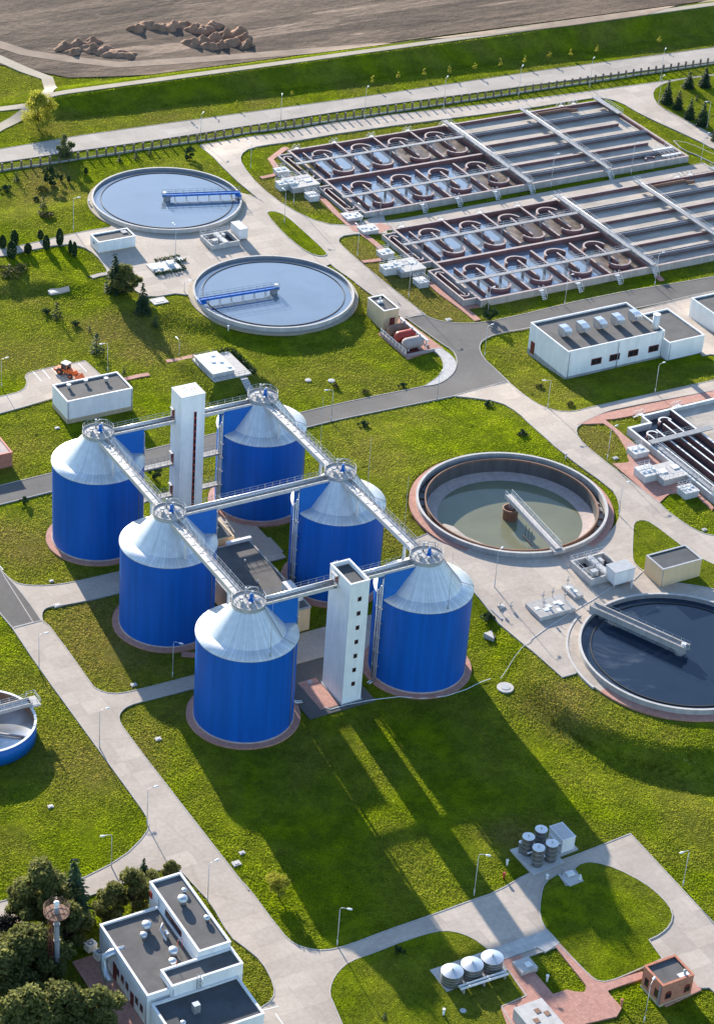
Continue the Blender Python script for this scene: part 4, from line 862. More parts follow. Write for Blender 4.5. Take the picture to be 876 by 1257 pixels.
    # outlet bend and pipework at the far end
    arcseg(t, (86.5, -17.6), 1.5, 20, 170, 1.3); MB().tube([(74, 18.6, 1.3), (84, 18.8, 1.3), (85, 17.6, 1.3), (86.5, 17.4, 1.3)], .45, 10).build('outlet_pipe', 'rust_brown', t)
    m = MB()
    for k in range(4): m.rail([(90+1.4*k, -20.5, 1.5), (90+1.4*k, -12.5, 1.5)], 1.1, 2.0, .04)
    m.box(89.8, 95.8, -14.5, -13.2, 1.45, 1.6).box(89.8, 95.8, -18, -17.2, 1.45, 1.6); m.build('outlet_walkway', 'white_metal', t)
    return t
BAS = make_basin('farther of the two big rectangular basins with curved baffles', (118.0, 186.0, 0))
dup(BAS, (119.3, 134.7, 0), 'nearer of the two big rectangular basins, next to the asphalt road')
# partly visible basin at the right edge
t = thing('aeration_basin', 'third basin with looping concrete channels, cut by the right edge', 'basin', (0, -1.2, 2.5), 0); zt = 1.5
for a in ((180, 180.5, 5.5, 53.8), (126.7, 180, 5.5, 6.0), (113.6, 126.7, 5.5, 6.0), (126.3, 180, 53.3, 53.8), (119.4, 126.3, 53.3, 53.8), (113.6, 119.4, 50.2, 50.7), (119.0, 119.4, 50.7, 53.3), (113.6, 114.0, 6, 50.2)): seg(t, *a, zt, -.5, 'outer_wall', 'pale_concrete', 'sheet_white', .03)
for x, y1 in ((116.0, 46.5), (118.6, 47.6), (121.4, 49), (123.4, 50)): seg(t, x-.14, x+.14, 6, y1, zt, -.3, 'partition_wall', 'maroon_coat', 'sheet_white', .03)
seg(t, 126.3, 126.7, 6, 53.3, zt, -.3, 'partition_wall', 'maroon_coat', 'sheet_white', .03)
for c_, r_ in (((116.9, 46.5), 1.1), ((122.6, 50.0), 1.3)):
    w_ = MB().ring((c_[0], c_[1], 0), r_-.13, r_+.13, -.3, zt, 20, rad(-10), rad(190), True).build('curved_baffle', 'maroon_coat', t); MB().ring((c_[0], c_[1], 0), r_-.17, r_+.17, zt, zt+.07, 20, rad(-10), rad(190)).build('coping', 'sheet_white', w_)
MB().add([(126.7, 6, .7), (180, 6, .7), (180, 53.3, .7), (126.7, 53.3, .7)], [(0, 1, 2, 3)]).build('aerated_water', 'basin_foam', t)
MB().add([(114, 6, .1), (126.3, 6, .1), (126.3, 50.2, .1), (114, 50.2, .1)], [(0, 1, 2, 3)]).add([(119.4, 50.2, .1), (126.3, 50.2, .1), (126.3, 53.3, .1), (119.4, 53.3, .1)], [(0, 1, 2, 3)]).build('water', 'sump_water', t)
walkway(t, 113.8, 129, 42.4, 43.9, 2.1, 'x', False); walkway(t, 113.8, 129, 22.0, 23.5, 2.1, 'x', False)
walkway(t, 114.2, 115.2, 24, 42, 1.75, 'y', False)
stair(t, 119.5, 53.8, zt, 1); stair(t, 129, 53.8, zt, 1)

# ------------------------------------------------------------------ small concrete chambers
def chamber(label, px, py, dx, dy, h, lids=3, rail='', name='valve_chamber', cat='chamber', group='concrete valve chambers', mt='chamber_white', z=None):
    p = at(px, py); t = thing(name, label, cat, (p.x, p.y, p.z), 0, group); h *= .85
    MB().box(0, dx, 0, dy, -.4, h).build('wall', mt, t); MB().box(-.12, dx+.12, -.12, dy+.12, h, h+.16).build('cover_slab', 'chamber_white' if mt == 'chamber_white' else 'pale_concrete', t)
    R_ = random.Random(int(px*7+py)); 
    if lids:
        for k in range(lids):
            w = dx/(lids+.6)*.62; x = dx*(k+.5)/lids-w/2; y = dy*(.25+.3*R_.random())
            MB().box(x, x+w, y, y+min(w*.9, dy*.4), h+.16, h+.36).build('hatch', 'sheet_white', t)
    if rail:
        r = MB()
        P = {'s': [(0, 0), (dx, 0)], 'n': [(0, dy), (dx, dy)], 'w': [(0, 0), (0, dy)], 'e': [(dx, 0), (dx, dy)]}
        for ch in rail: r.rail([(x, y, h+.16) for x, y in P[ch]], 1.0, 1.1, .045)
        r.build('railing', 'white_metal', t)
    m = MB(); x, y = dx*R_.uniform(.2, .8), dy*R_.uniform(.6, .85); m.tube([(x, y, h), (x, y, h+.9), (x+.2, y, h+1.05), (x+.35, y, h+.9)], .07, 6); m.build('vent_pipe', 'white_metal', t)
    return t
k5 = lambda x, y: (320+x/5.475, 160+y/5.475)
k4 = lambda x, y: (440+x/4.38, 240+y/4.38)
kk = lambda x, y: (740+x/6.287, 480+y/6.287)
chamber('white chamber below the far basin, nearest the lane', *k5(128, 406), 4.4, 2.6, 1.7, 3, 'n')
chamber('long flat chamber slab against the far basin', *k5(212, 420), 7.6, 6.2, 1.3, 2, 'wn', mt='wall_concrete')
chamber('small white chamber at the far corner of the far basin', *k5(115, 308), 3.2, 2.6, 1.1, 2, 'n')
chamber('small railed white chamber in grass beside the far basin', *k5(330, 478), 2.6, 3.0, 1.2, 3, 'nwe')
chamber('white six lid chamber, left one of the pair on the service road', *k5(583, 612), 4.2, 3.4, .65, 4)
chamber('white six lid chamber, right one of the pair on the service road', *k5(690, 700), 4.2, 3.4, .65, 4)
chamber('small white chamber at the far corner of the near basin', *k5(815, 865), 3.2, 2.8, 1.1, 2, 'n')
chamber('white chamber below the near basin, nearest the lane', *k4(140, 430), 4.4, 2.6, 1.7, 3, 'n')
chamber('long flat chamber slab against the near basin', *k4(228, 440), 6.6, 6.2, 1.3, 2, 'wn', mt='wall_concrete')
chamber('small railed white chamber in grass beside the near basin', *k4(325, 497), 2.6, 3.0, 1.2, 3, 'nwe')
chamber('small white chamber on brick paving at the third basin corner', *kk(243, 530), 3.4, 2.9, 1.3, 2, 'n')
chamber('large stepped white chamber on brick paving by the lane', *kk(318, 716), 3.6, 3.8, 1.8, 3, 'n')
chamber('flat pale chamber joined to the third basin wall', *kk(465, 738), 6.6, 5.6, 1.6, 2, 'sw', mt='pale_concrete')
chamber('small railed white chamber on brick paving at right', *kk(632, 838), 3.2, 2.9, 1.4, 3, 'nw')
chamber('pale junction box where the third basin meets the right edge', *kk(850, 845), 3.2, 2.4, 1.5, 1, mt='pale_concrete')
c7 = lambda x, y: (620+x/4.867, 660+y/4.867)
def plant_pit(label, px, py, dx, dy, h):
    p = at(px, py); t = thing('screen_pit', label, 'pit', (p.x, p.y, p.z), 0, 'open screen pits')
    m = MB()
    for a in ((0, dx, 0, .35), (0, dx, dy-.35, dy), (0, .35, .35, dy-.35), (dx-.35, dx, .35, dy-.35), (dx*.42, dx*.42+.4, .35, dy-.35), (.35, dx*.42, dy*.5, dy*.5+.3)): m.box(*a, -.3, h)
    m.build('wall', 'pale_concrete', t)
    MB().box(.35, dx-.35, .35, dy-.35, -.25, h*.18).build('water', 'sump_water', t)
    MB().rail([(0, 0, h), (0, dy, h), (dx, dy, h)], 1.1, 1.4, .045).rail([(dx*.45, .2, h), (dx*.45, dy-.2, h)], 1.0, 1.4, .04).build('railing', 'white_metal', t)
    MB().box(dx*.46, dx*.62, .2, dy-.2, h, h+.12).box(dx*.12, dx*.3, dy*.15, dy*.3, h-.4, h+.7).box(dx*.62, dx*.72, dy*.55, dy*.75, h-.3, h+.5).build('screen_machine', 'grey_metal', t)
    return t
plant_pit('open concrete pit with screens on the plaza beside the white container', *c7(508, 292), 7.6, 7.0, 1.5)
plant_pit('open white pit between the two blue water tanks', *crop(180, 220, 6.738, [(535, 588)])[0], 7.4, 6.2, 1.2)
def container(label, px, py, dx, dy, z0, h, legs=True):
    p = at(px, py); t = thing('plant_container', label, 'container', (p.x, p.y, p.z), 0, 'white plant containers')
    b = MB().box(0, dx, 0, dy, z0, z0+h).build('body', 'white_metal', t)
    m = MB()
    for k in range(9): m.box(-.03+dx*k/9, dx*k/9+.05, -.03, 0, z0+.1, z0+h-.1)
    for k in range(6): m.box(-.03, 0, dy*k/6+.1, dy*k/6+.16, z0+.1, z0+h-.1)
    m.build('corrugation', 'white_metal', b)
    MB().box(-.08, dx+.08, -.08, dy+.08, z0+h, z0+h+.1).build('roof', 'grey_metal', t)
    MB().box(dx+.001, dx+.05, dy*.3, dy*.6, z0+.1, z0+h*.85).build('door', 'grey_metal', t)
    if legs:
        m = MB()
        for x in (.1, dx-.25):
            for y in (.1, dy-.25): m.box(x, x+.18, y, y+.18, -.2, z0)
        m.build('leg', 'pale_concrete', t)
    return t
container('white corrugated container on legs on the plaza', *c7(645, 305), 4.4, 3.0, .7, 2.7)
container('white container on legs between the blue water tanks', *crop(180, 220, 6.738, [(765, 512)])[0], 2.2, 4.6, .5, 2.4)
def deck_slab(label, px, py, dx, dy, h, posts):
    p = at(px, py); t = thing('hatch_deck', label, 'deck', (p.x, p.y, p.z), 0, 'raised hatch decks on the plaza')
    MB().box(0, dx, 0, dy, -.3, h).build('slab', 'pale_concrete', t); MB().box(-.05, dx+.05, -.05, dy+.05, h, h+.06).build('coping', 'wall_concrete', t)
    R_ = random.Random(int(px)); n = max(2, int(dx*dy/5))
    for k in range(n): x, y = R_.uniform(.2, dx-1.3), R_.uniform(.2, dy-1.2); MB().box(x, x+R_.uniform(.6, 1.2), y, y+R_.uniform(.6, 1), h+.06, h+.10+.012*k).build('hatch', 'sheet_white', t)
    for x, y in posts: MB().tube([(x*dx, y*dy, h), (x*dx, y*dy, h+1.9), (x*dx+.35, y*dy, h+1.95)], .06, 6).box(x*dx-.2, x*dx+.2, y*dy-.12, y*dy+.12, h+1.0, h+1.45).build('control_post', 'grey_metal', t)
    return t
deck_slab('large raised slab of white hatches with control posts on the plaza', *c7(207, 502), 7.6, 5.0, .8, [(.3, .5), (.45, .9), (.75, .95), (.95, .6)])
deck_slab('narrow raised slab between the pit and the hatch slab', *c7(410, 374), 2.0, 4.2, .6, [(.5, .9)])
deck_slab('flush brown slab at the plaza edge above the bank', *c7(-25, 492), 4.8, 3.6, .12, [(.2, .6), (.6, .4)])
# planted hatch bed between the blue tanks
p = at(*crop(180, 220, 6.738, [(105, 792)])[0]); t = thing('planted_hatch_bed', 'white hatch slabs edged by clipped hedge between the blue tanks', 'hatch bed', (p.x, p.y, p.z))
MB().box(-.8, 6.2, .6, 5.6, -.2, .35).build('slab', 'chamber_white', t); MB().box(3.6, 5.0, 2.6, 4.4, .35, 1.0).build('hatch', 'sheet_white', t); MB().box(1.0, 2.0, 2, 3, .35, .6).build('hatch', 'sheet_white', t); MB().box(-.5, .6, 2.2, 3.6, .35, .55).build('hatch', 'sheet_white', t)
def hedge_mb(boxes, seed, dens=26, s=.22):
    R_ = random.Random(seed); m = MB()
    for x0, x1, y0, y1, z0, z1 in boxes:
        V = (x1-x0)*(y1-y0)*(z1-z0)
        for _ in range(int(V*dens*4)+20):
            c = Vector((R_.uniform(x0, x1), R_.uniform(y0, y1), R_.uniform(z0, z1))); leaf(m, c, s*R_.uniform(.6, 1.3), R_)
    return m
def leaf(m, c, s, R_, droop=None):
    a = Vector((R_.gauss(0, 1), R_.gauss(0, 1), R_.gauss(0, .8))).normalized(); b = a.orthogonal().normalized(); b.rotate(Matrix.Rotation(R_.uniform(0, 6.28), 3, a)); d = a.cross(b)
    m.add([c-b*s, c+d*s*.55, c+b*s, c-d*s*.55], [(0, 1, 2, 3)])
hedge_mb([(-.9, 6.4, -.3, .6, 0, .8), (6.2, 6.9, -.2, 6, 0, .7), (-.9, -.2, .3, 2.0, 0, .5), (2, 8.5, 6.0, 7.4, 0, .6), (5.5, 9, 3.8, 4.6, 0, .6)], 5, 12).build('hedge', 'thuja_leaves', t)
MB().box(6.2, 8.2, 4.4, 6.2, 0, .45).build('rear_slab', 'chamber_white', t)

# ------------------------------------------------------------------ buildings
def building(name, label, x0, x1, y0, y1, z0, zt, wall='white_wall', roof='bitumen_roof', par=.35, plinth=None, cat='building', coping='white_metal', group=None, cw=.3):
    t = thing(name, label, cat, ((x0+x1)/2, (y0+y1)/2, z0), 0, group); X, Y, h = (x1-x0)/2, (y1-y0)/2, zt-z0
    m = MB().box(-X, X, -Y, Y, -.8, h-par)
    for a in ((-X, X, -Y, -Y+.22), (-X, X, Y-.22, Y), (-X, -X+.22, -Y+.22, Y-.22), (X-.22, X, -Y+.22, Y-.22)): m.box(*a, h-par, h)
    m.build('wall', wall, t); MB().box(-X+.23, X-.23, -Y+.23, Y-.23, h-par+.004, h-par+.1).build('roof', roof, t)
    m = MB(); o = .06
    for a in ((-X-o, X+o, -Y-o, -Y+cw), (-X-o, X+o, Y-cw, Y+o), (-X-o, -X+cw, -Y+cw, Y-cw), (X-cw, X+o, -Y+cw, Y-cw)): m.box(*a, h, h+.07)
    m.build('parapet_coping', coping, t)
    if plinth: MB().box(-X-.04, X+.04, -Y-.04, Y+.04, -.8, plinth[0]).build('plinth', plinth[1], t)
    return t, X, Y, h-par+.1
def fan(t, x, y, z, s=1.0, name='roof_fan', mt='steel'):
    f = MB().cyl((x, y, z), .38*s, .5*s, 14).cyl((x, y, z+.5*s), .62*s, .45*s, 16, .7*s).sphere((x, y, z+.95*s), .7*s, 16, 8, .5).build(name, mt, t); return f
def win(t, face, X, Y, u, z, w, h, frame='dark_red', name='window'):
    # face 's': -Y wall, 'w': -X wall, 'e': +X wall
    if face == 's': a = MB().box(u-w/2, u+w/2, -Y-.05, -Y+.05, z, z+h).build(name, frame, t); MB().box(u-w/2+.2, u-.06, -Y-.075, -Y-.052, z+.2, z+h-.2).build('pane', 'glass_dark', a); MB().box(u+.06, u+w/2-.2, -Y-.075, -Y-.052, z+.2, z+h-.2).build('pane', 'glass_dark', a)
    elif face == 'w': a = MB().box(-X-.05, -X+.05, u-w/2, u+w/2, z, z+h).build(name, frame, t); MB().box(-X-.075, -X-.052, u-w/2+.09, u+w/2-.09, z+.09, z+h-.09).build('pane', 'glass_dark', a)
    return a
def door(t, face, X, Y, u, w, h, mt='dark_red', z=0):
    if face == 's': d = MB().box(u-w/2, u+w/2, -Y-.06, -Y+.05, z, z+h).build('door', mt, t); MB().box(u+w/2-.25, u+w/2-.15, -Y-.12, -Y-.06, z+1, z+1.12).build('handle', 'grey_metal', d)
    else: d = MB().box(-X-.06, -X+.05, u-w/2, u+w/2, z, z+h).build('door', mt, t); MB().box(-X-.12, -X-.06, u+w/2-.25, u+w/2-.15, z+1, z+1.12).build('handle', 'grey_metal', d)
def pipe_down(t, pts):
    for x, y, z0, z1 in pts: MB().cyl((x, y, z0), .07, z1-z0, 8).build('downpipe', 'grey_metal', t)
zb = 0.6
t, X, Y, zr = building('blower_hall', 'long white hall with five silver roof ventilators and red windows', 117.0, 142.4, 77.0, 91.7, zb-.6, 7.3, 'white_wall', 'bitumen_roof', .45, (1.15, 'wall_concrete'))
for k in range(5):
    x = -9.0+4.6*k; v = MB().box(x-.9, x+.9, -.5, 1.0, zr+.5, zr+2.3).add([(x-.9, -2.1, zr+1.0), (x+.9, -2.1, zr+1.0), (x+.9, -.5, zr+.6), (x-.9, -.5, zr+.6), (x-.9, -1.6, zr+2.1), (x+.9, -1.6, zr+2.1), (x+.9, -.5, zr+2.3), (x-.9, -.5, zr+2.3)], [(0, 1, 5, 4), (4, 5, 6, 7), (0, 3, 2, 1), (0, 4, 7, 3), (1, 2, 6, 5)]).build('roof_ventilator', 'steel', t)
    MB().box(x-.7, x-.55, -.4, .9, zr, zr+.5).box(x+.55, x+.7, -.4, .9, zr, zr+.5).build('stand', 'grey_metal', v)
    MB().box(x-.8, x+.8, -2.18, -2.11, zr+1.05, zr+1.95).build('louvre', 'grey_metal', v)
for u in (-4.9, -.1, 4.8, 10.2): win(t, 's', X, Y, u, 2.6, 2.7, 1.6)
door(t, 'w', X, Y, 5.6, 1.5, 2.9, z=.5); pipe_down(t, [(-12.2, -7.45, .4, 6.9), (.6, -7.45, .4, 6.9), (12.3, -7.45, .4, 6.9)])
MB().cyl((11.6, -5.2, zr), .75, 3.4, 20).cyl((11.6, -5.2, zr+3.4), .85, .2, 20).build('flue', 'white_metal', t)
t, X, Y, zr = building('blower_annex', 'lower white annex at the right end of the long hall', 142.46, 152.0, 75.0, 88.8, 0, 5.2, 'white_wall', 'bitumen_roof', .4, (.9, 'wall_concrete'))
pipe_down(t, [(-4.4, -7.0, .4, 4.8)]); MB().box(-3.5, -2.6, 4.5, 5.4, zr, zr+.7).build('roof_hatch', 'white_metal', t)
t, X, Y, zr = building('pump_house', 'white flat roofed pump house beside the farthest round tank', 49.0, 58.4, 169.9, 174.6, 1.4, 4.3, plinth=(.3, 'cream_wall')); win(t, 'w', X, Y, .3, 1.4, .8, .6, 'grey_metal'); MB().box(2.6, 3.9, .2, 1.6, zr, zr+.25).build('roof_hatch', 'dark_pipe', t)
t, X, Y, zr = building('service_hall', 'white flat roofed hall with three roof vents beside the parking apron', 12.0, 26.6, 102.6, 110.3, 0, 5.0, plinth=(.8, 'yellow_brick'))
for x, y in ((-4.6, 1.6), (-.6, 2.1), (3.6, 1.2)):
    v = MB().cyl((x, y, zr), .32, .8, 14).build('roof_vent', 'grey_metal', t); MB().cyl((x, y, zr+.8), .5, .18, 14).build('cap', 'grey_metal', v)
pipe_down(t, [(-7.1, -3.95, .6, 4.7), (7.1, -3.95, .6, 4.7)])
t, X, Y, zr = building('meter_house', 'small cream building with dark red door next to red pressure tanks', 92.6, 96.5, 113.2, 120.4, .3, 4.7, 'cream_wall'); door(t, 's', X, Y, .4, 1.3, 2.2, z=.2); MB().cyl((-.4, .8, zr), .18, 1.3, 10).box(-1.1, .2, .5, 1.1, zr, zr+.45).build('roof_vent', 'white_metal', t)
MB().box(X+.0, X+.12, -Y+.4, -Y+.5, 0, 3.4).build('downpipe', 'grey_metal', t)
t, X, Y, zr = building('substation', 'cream building with dark roof beside the dark water tank', 86.3, 95.2, -.2, 5.1, 2.5, 6.4, 'cream_wall', 'bitumen_dark', .2, coping='grey_metal'); pipe_down(t, [(-4.3, -2.7, 0, 3.6)])
x0, y1 = 161.5, 90.5
t, X, Y, zr = building('equipment_house', 'white low house at the right edge near the long hall', 161.0, 178.0, 76, 92.0, .2, 4.6); MB().box(-X-.5, -X-.02, -6, -2, 0, 1.6).build('wall_box', 'rust_brown', t)
t, X, Y, zr = building('tile_shed', 'small red brick shed cut off by the left edge', -12.5, -4.6, 91.5, 98.0, 0, 3.0, 'red_brick', 'cap_concrete', .2, coping='red_paint')
# slab on its grassy mound
p = at(*crop(220, 400, 4.867, [(215, 336)])[0]); t = thing('covered_reservoir', 'pale hatch slab on a grassy mound with steps', 'reservoir', (0, 0, 2.1))
MB().box(45.8, 54.6, 103.2, 114.0, -.5, .12).build('slab', 'pale_concrete', t); MB().box(46.2, 51.2, 104.6, 113.2, .12, 1.0).build('raised_cover', 'chamber_white', t)
MB().box(46.0, 51.4, 104.4, 113.4, 1.0, 1.15).build('coping', 'sheet_white', t)
for x, y in ((49.2, 111.5), (48, 108.8), (49.6, 108.2), (50.2, 105.6)): MB().box(x, x+.9, y, y+.9, 1.15, 1.35).build('hatch', 'sheet_white', t)
MB().rail([(45.9, 113.9, .1), (51, 113.9, .1)], 1.1, 1.5, .05).rail([(45.9, 103.3, .1), (54.5, 103.3, .1)], 1.0, 1.5, .04).rail([(45.9, 103.3, .1), (45.9, 113.8, .1)], 1.0, 1.5, .04).build('railing', 'wall_concrete', t)
m = MB()
for k in range(7): m.box(51.6, 53.2, 102.6-.62*(k+1), 102.6-.62*k+.3, -2.3, -.28*(k+1)+.1)
m.build('steps', 'pale_concrete', t)
hedge_mb([(54.9, 56.0, 103.2, 114.2, -.3, .8), (51.4, 55.4, 114.2, 115.0, -.2, .7)], 8, 18, .2).build('hedge', 'thuja_leaves', t)
# bottom left office block
t = thing('office_block', 'white block of four flat roofs with duct and vents at bottom left', 'building', (-38, -52, 0)); ox, oy = -38, -52
def blk(x0, x1, y0, y1, zt, roof='bitumen_roof', nm='wing'):
    X0, X1, Y0, Y1 = x0-ox, x1-ox, y0-oy, y1-oy
    w = MB().box(X0, X1, Y0, Y1, -.6, zt-.4)
    for a in ((X0, X1, Y0, Y0+.25), (X0, X1, Y1-.25, Y1), (X0, X0+.25, Y0+.25, Y1-.25), (X1-.25, X1, Y0+.25, Y1-.25)): w.box(*a, zt-.4, zt)
    w = w.build(nm, 'white_wall', t); MB().box(X0+.26, X1-.26, Y0+.26, Y1-.26, zt-.39, zt-.3).build('roof', roof, w)
    m = MB(); o = .07
    for a in ((X0-o, X1+o, Y0-o, Y0+.3), (X0-o, X1+o, Y1-.3, Y1+o), (X0-o, X0+.3, Y0+.3, Y1-.3), (X1-.3, X1+o, Y0+.3, Y1-.3)): m.box(*a, zt, zt+.08)
    m.build('parapet_coping', 'white_metal', w); return w
A_ = blk(-36.7, -31.6, -57.2, -40.5, 8.0); B_ = blk(-46.3, -36.76, -60.3, -43.9, 6.0); C_ = blk(-42.8, -31.5, -61.0, -57.26, 7.0); D_ = blk(-46.0, -32.4, -69.5, -61.06, 5.0, 'bitumen_dark')
for x, y, z, s in ((-34.2, -46.6, 7.7, 1.15), (-40.4, -47.5, 5.7, 1.15), (-41.6, -49.0, 5.7, .85), (-39.2, -54.0, 5.7, 1.1), (-40.2, -55.8, 5.7, .9), (-32.9, -44.5, 7.7, .6), (-32.6, -51.4, 7.7, .7), (-43.6, -66.4, 4.7, .6)): fan(t, x-ox, y-oy, z, s)
MB().box(-38.6-ox, -38.2-ox, -50.5-oy, -49.5-oy, 5.7, 6.6).tube([(-38.9-ox, -51-oy, 5.9), (-38.9-ox, -49-oy, 6.3), (-38.3-ox, -48.6-oy, 7.0)], .18, 8).build('roof_pipework', 'steel', t)
MB().box(-41.3-ox, -40.3-ox, -65.2-oy, -64.3-oy, 4.7, 6.2).build('roof_cowl', 'steel', t)
def blk_win(u, z, w, h, nm='window'): a = MB().box(-46.35-ox, -46.25-ox, u-w/2-oy, u+w/2-oy, z, z+h).build(nm, 'dark_red', t); MB().box(-46.38-ox, -46.352-ox, u-w/2+.1-oy, u+w/2-.1-oy, z+.1, z+h-.1).build('pane', 'glass_dark', a)
for u in (-58.5, -56.9, -53.6, -52.0, -50.4): blk_win(u, 1.5, .9, 1.3)
d = MB().box(-46.36-ox, -46.25-ox, -55.9-oy, -54.8-oy, 0, 2.4).build('door', 'dark_red', t); MB().box(-46.42-ox, -46.36-ox, -55.1-oy, -55.0-oy, 1, 1.15).build('handle', 'grey_metal', d)
d = MB().box(-46.36-ox, -46.25-ox, -50.0-oy, -48.8-oy, 0, 3.0).build('door', 'dark_red', t)
w = MB().box(-36.85-ox, -36.65-ox, -51.5-oy, -46.2-oy, 6.2, 7.2).build('window', 'dark_red', t); MB().box(-36.88-ox, -36.852-ox, -51.4-oy, -46.3-oy, 6.3, 7.1).build('pane', 'glass_dark', w)
MB().tube([(-44.8-ox, -49.4-oy, 5.2), (-46.8-ox, -49.3-oy, 5.2), (-47.8-ox, -49.2-oy, 4.7), (-48.1-ox, -49.2-oy, 3.2), (-48.1-ox, -50.2-oy, 2.2), (-48.1-ox, -51.6-oy, 1.9)], .62, 12).build('air_duct', 'steel', t)
m = MB()
for s_ in (-.3, .3): m.tube([(-38.6+s_-ox, -61.12-oy, 4.8), (-38.6+s_-ox, -61.12-oy, 8.0)], .045, 6)
for k in range(9): m.tube([(-38.9-ox, -61.14-oy, 5.0+.33*k), (-38.3-ox, -61.14-oy, 5.0+.33*k)], .035, 5)
for z in (5.6, 6.4, 7.2): m.tube([(-38.95-ox, -61.15-oy, z), (-38.9-ox, -61.75-oy, z), (-38.3-ox, -61.75-oy, z), (-38.25-ox, -61.15-oy, z)], .035, 5)
m.build('wall_ladder', 'grey_metal', t)
MB().tube([(-40.3-ox, -57.4-oy, 7.0), (-40.3-ox, -57.4-oy, 7.9)], .05, 5).tube([(-38.2-ox, -53.2-oy, 5.7), (-38.2-ox, -53.2-oy, 7.5), (-37.4-ox, -53.2-oy, 7.5), (-37.4-ox, -53.2-oy, 5.7)], .05, 5).build('roof_rail', 'orange_paint', t)
for x, y, z in ((-46.42, -60.1, 5.8), (-36.86, -44.0, 7.6), (-42.6, -61.1, 6.6), (-46.1, -69.0, 4.7)): MB().cyl((x-ox, y-oy, -.2), .08, z, 8).build('downpipe', 'grey_metal', t)
MB().box(-36.9-ox, -36.72-ox, -41.6-oy, -40.9-oy, 5.6, 6.7).box(-32.8-ox, -31.9-ox, -40.45-oy, -40.35-oy, 7.2, 7.9).build('wall_sign', 'red_paint', t)
# red brick house bottom right
t, X, Y, zr = building('brick_house', 'small red brick house with grey roof and arched windows', 23.2, 28.8, -88.2, -83.5, .05, 4.0, 'red_brick', 'bitumen_roof', .35, (.3, 'yellow_brick'), coping='red_brick', cw=.32)
for u in (-1.5, 1.9):
    pts = [(u-.55, 1.0), (u+.55, 1.0), (u+.55, 2.0)]+[(u+.55*math.cos(a), 2.0+.5*math.sin(a)) for a in (.5, 1.05, 1.57, 2.1, 2.65)]+[(u-.55, 2.0)]
    w = MB().add([(a, -Y-.04, b) for a, b in pts]+[(a, -Y+.1, b) for a, b in pts], [tuple(range(len(pts)))]+[(k, len(pts)+k, len(pts)+(k+1) % len(pts), (k+1) % len(pts)) for k in range(len(pts))]).build('window', 'dark_red', t)
    MB().box(u-.4, u+.4, -Y-.07, -Y-.045, 1.15, 1.95).build('pane', 'glass_dark', w)
for u in (-1.2, 1.2): win(t, 'w', X, Y, u, .9, .9, 1.5)
MB().box(-X-.25, -X-.02, -Y+.2, -Y+.45, 0, 3.6).build('downpipe', 'dark_pipe', t); MB().cyl((1.7, -1.5, zr), .2, .6, 10).sphere((1.7, -1.5, zr+.75), .28).build('roof_vent', 'grey_metal', t); MB().box(.6, 2.4, -1.9, -1.1, zr, zr+.2).build('roof_hatch', 'sheet_white', t)
t, X, Y, zr = building('meter_pit', 'low pale concrete box with dark hatches at the bottom edge', 2.1, 6.9, -90.5, -81.3, .1, 2.2, 'pale_concrete', 'pale_concrete', .02, coping='pale_concrete', cat='concrete box')
for x, y in ((-1.2, .6), (.0, 2.2), (1.0, 1.2), (-1.4, -1)): MB().box(x, x+.8, y, y+.9, zr, zr+.08).build('hatch', 'rust_brown', t)
p = at(*c8([(220, 608)])[0]); t = thing('meter_pit', 'small pale hatch block on brick path near the three white gas tanks', 'concrete box', (p.x, p.y, p.z))
MB().box(0, 2.9, 0, 2.6, -.2, .75).build('wall', 'pale_concrete', t); MB().box(1.4, 2.3, .6, 1.5, .75, .95).build('hatch', 'sheet_white', t)
# ------------------------------------------------------------------ gas tanks, vessels, machines
def drum(nm, label, x, y, z, r, h, group, roofh=.5, mt='dark_steel', top='steel', cat='tank'):
    t = thing(nm, label, cat, (x, y, z), 0, group)
    MB().lathe([(r, 0), (r, h)], 32).build('shell', mt, t); MB().lathe([(r+.05, h-.03), (r+.06, h+.06), (.02, h+roofh)], 32, smooth=False).build('lid', top, t)
    MB().cyl((0, 0, h+roofh-.05), .14, .3, 8).build('vent', 'grey_metal', t); m = MB()
    for q in range(1, 4): m.ring((0, 0, 0), r-.02, r+.035, h*q/4, h*q/4+.07, 32)
    m.build('hoop', 'grey_metal', t); return t
g = [drum('gas_holder', lb, x, -70.9, .16, 1.62, 2.0, 'white lidded gas tanks in a row', .45) for x, lb in ((-1.9, 'left one of the three squat gas tanks'), (1.55, 'middle one of the three squat gas tanks'), (5.05, 'right one of the three squat gas tanks'))]
t = thing('pipe_run', 'white twin pipe on short legs below the three squat gas tanks', 'pipe', (0, 0, .1))
MB().tube([(-1.9, -72.9, .75), (6.2, -73.1, .75)], .2, 8).tube([(-1.9, -73.5, .75), (6.2, -73.7, .75)], .2, 8).build('pipe', 'white_metal', t); 
for x in (-1.5, 2, 5.6): MB().box(x-.1, x+.1, -73.9, -72.7, -.3, .6).build('leg', 'grey_metal', t)
t = thing('vessel_pad', 'pale concrete pad under the four tall steel vessels', 'concrete pad', (0, 0, 0))
MB().prism([(22.2, -49.3), (22.3, -56.0), (28.4, -55.5), (28.4, -53.9), (32.2, -53.7), (32.2, -49.5)], -.3, .17).build('slab', 'pale_concrete', t)
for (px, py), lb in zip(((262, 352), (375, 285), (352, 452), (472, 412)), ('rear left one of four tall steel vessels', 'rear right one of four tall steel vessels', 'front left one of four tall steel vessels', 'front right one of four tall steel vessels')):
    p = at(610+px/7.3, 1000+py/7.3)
    drum('steel_vessel', lb, p.x, p.y, .17, .95, 3.3, 'four tall steel vessels', .14, 'dark_steel', 'white_metal')  # shell: darker copy of steel, its dark reflections painted into the colour
p = at(610+205/7.3, 1000+345/7.3); drum('filter_column', 'slim steel column beside the four tall vessels', p.x, p.y, .17, .36, 2.0, None, .1)
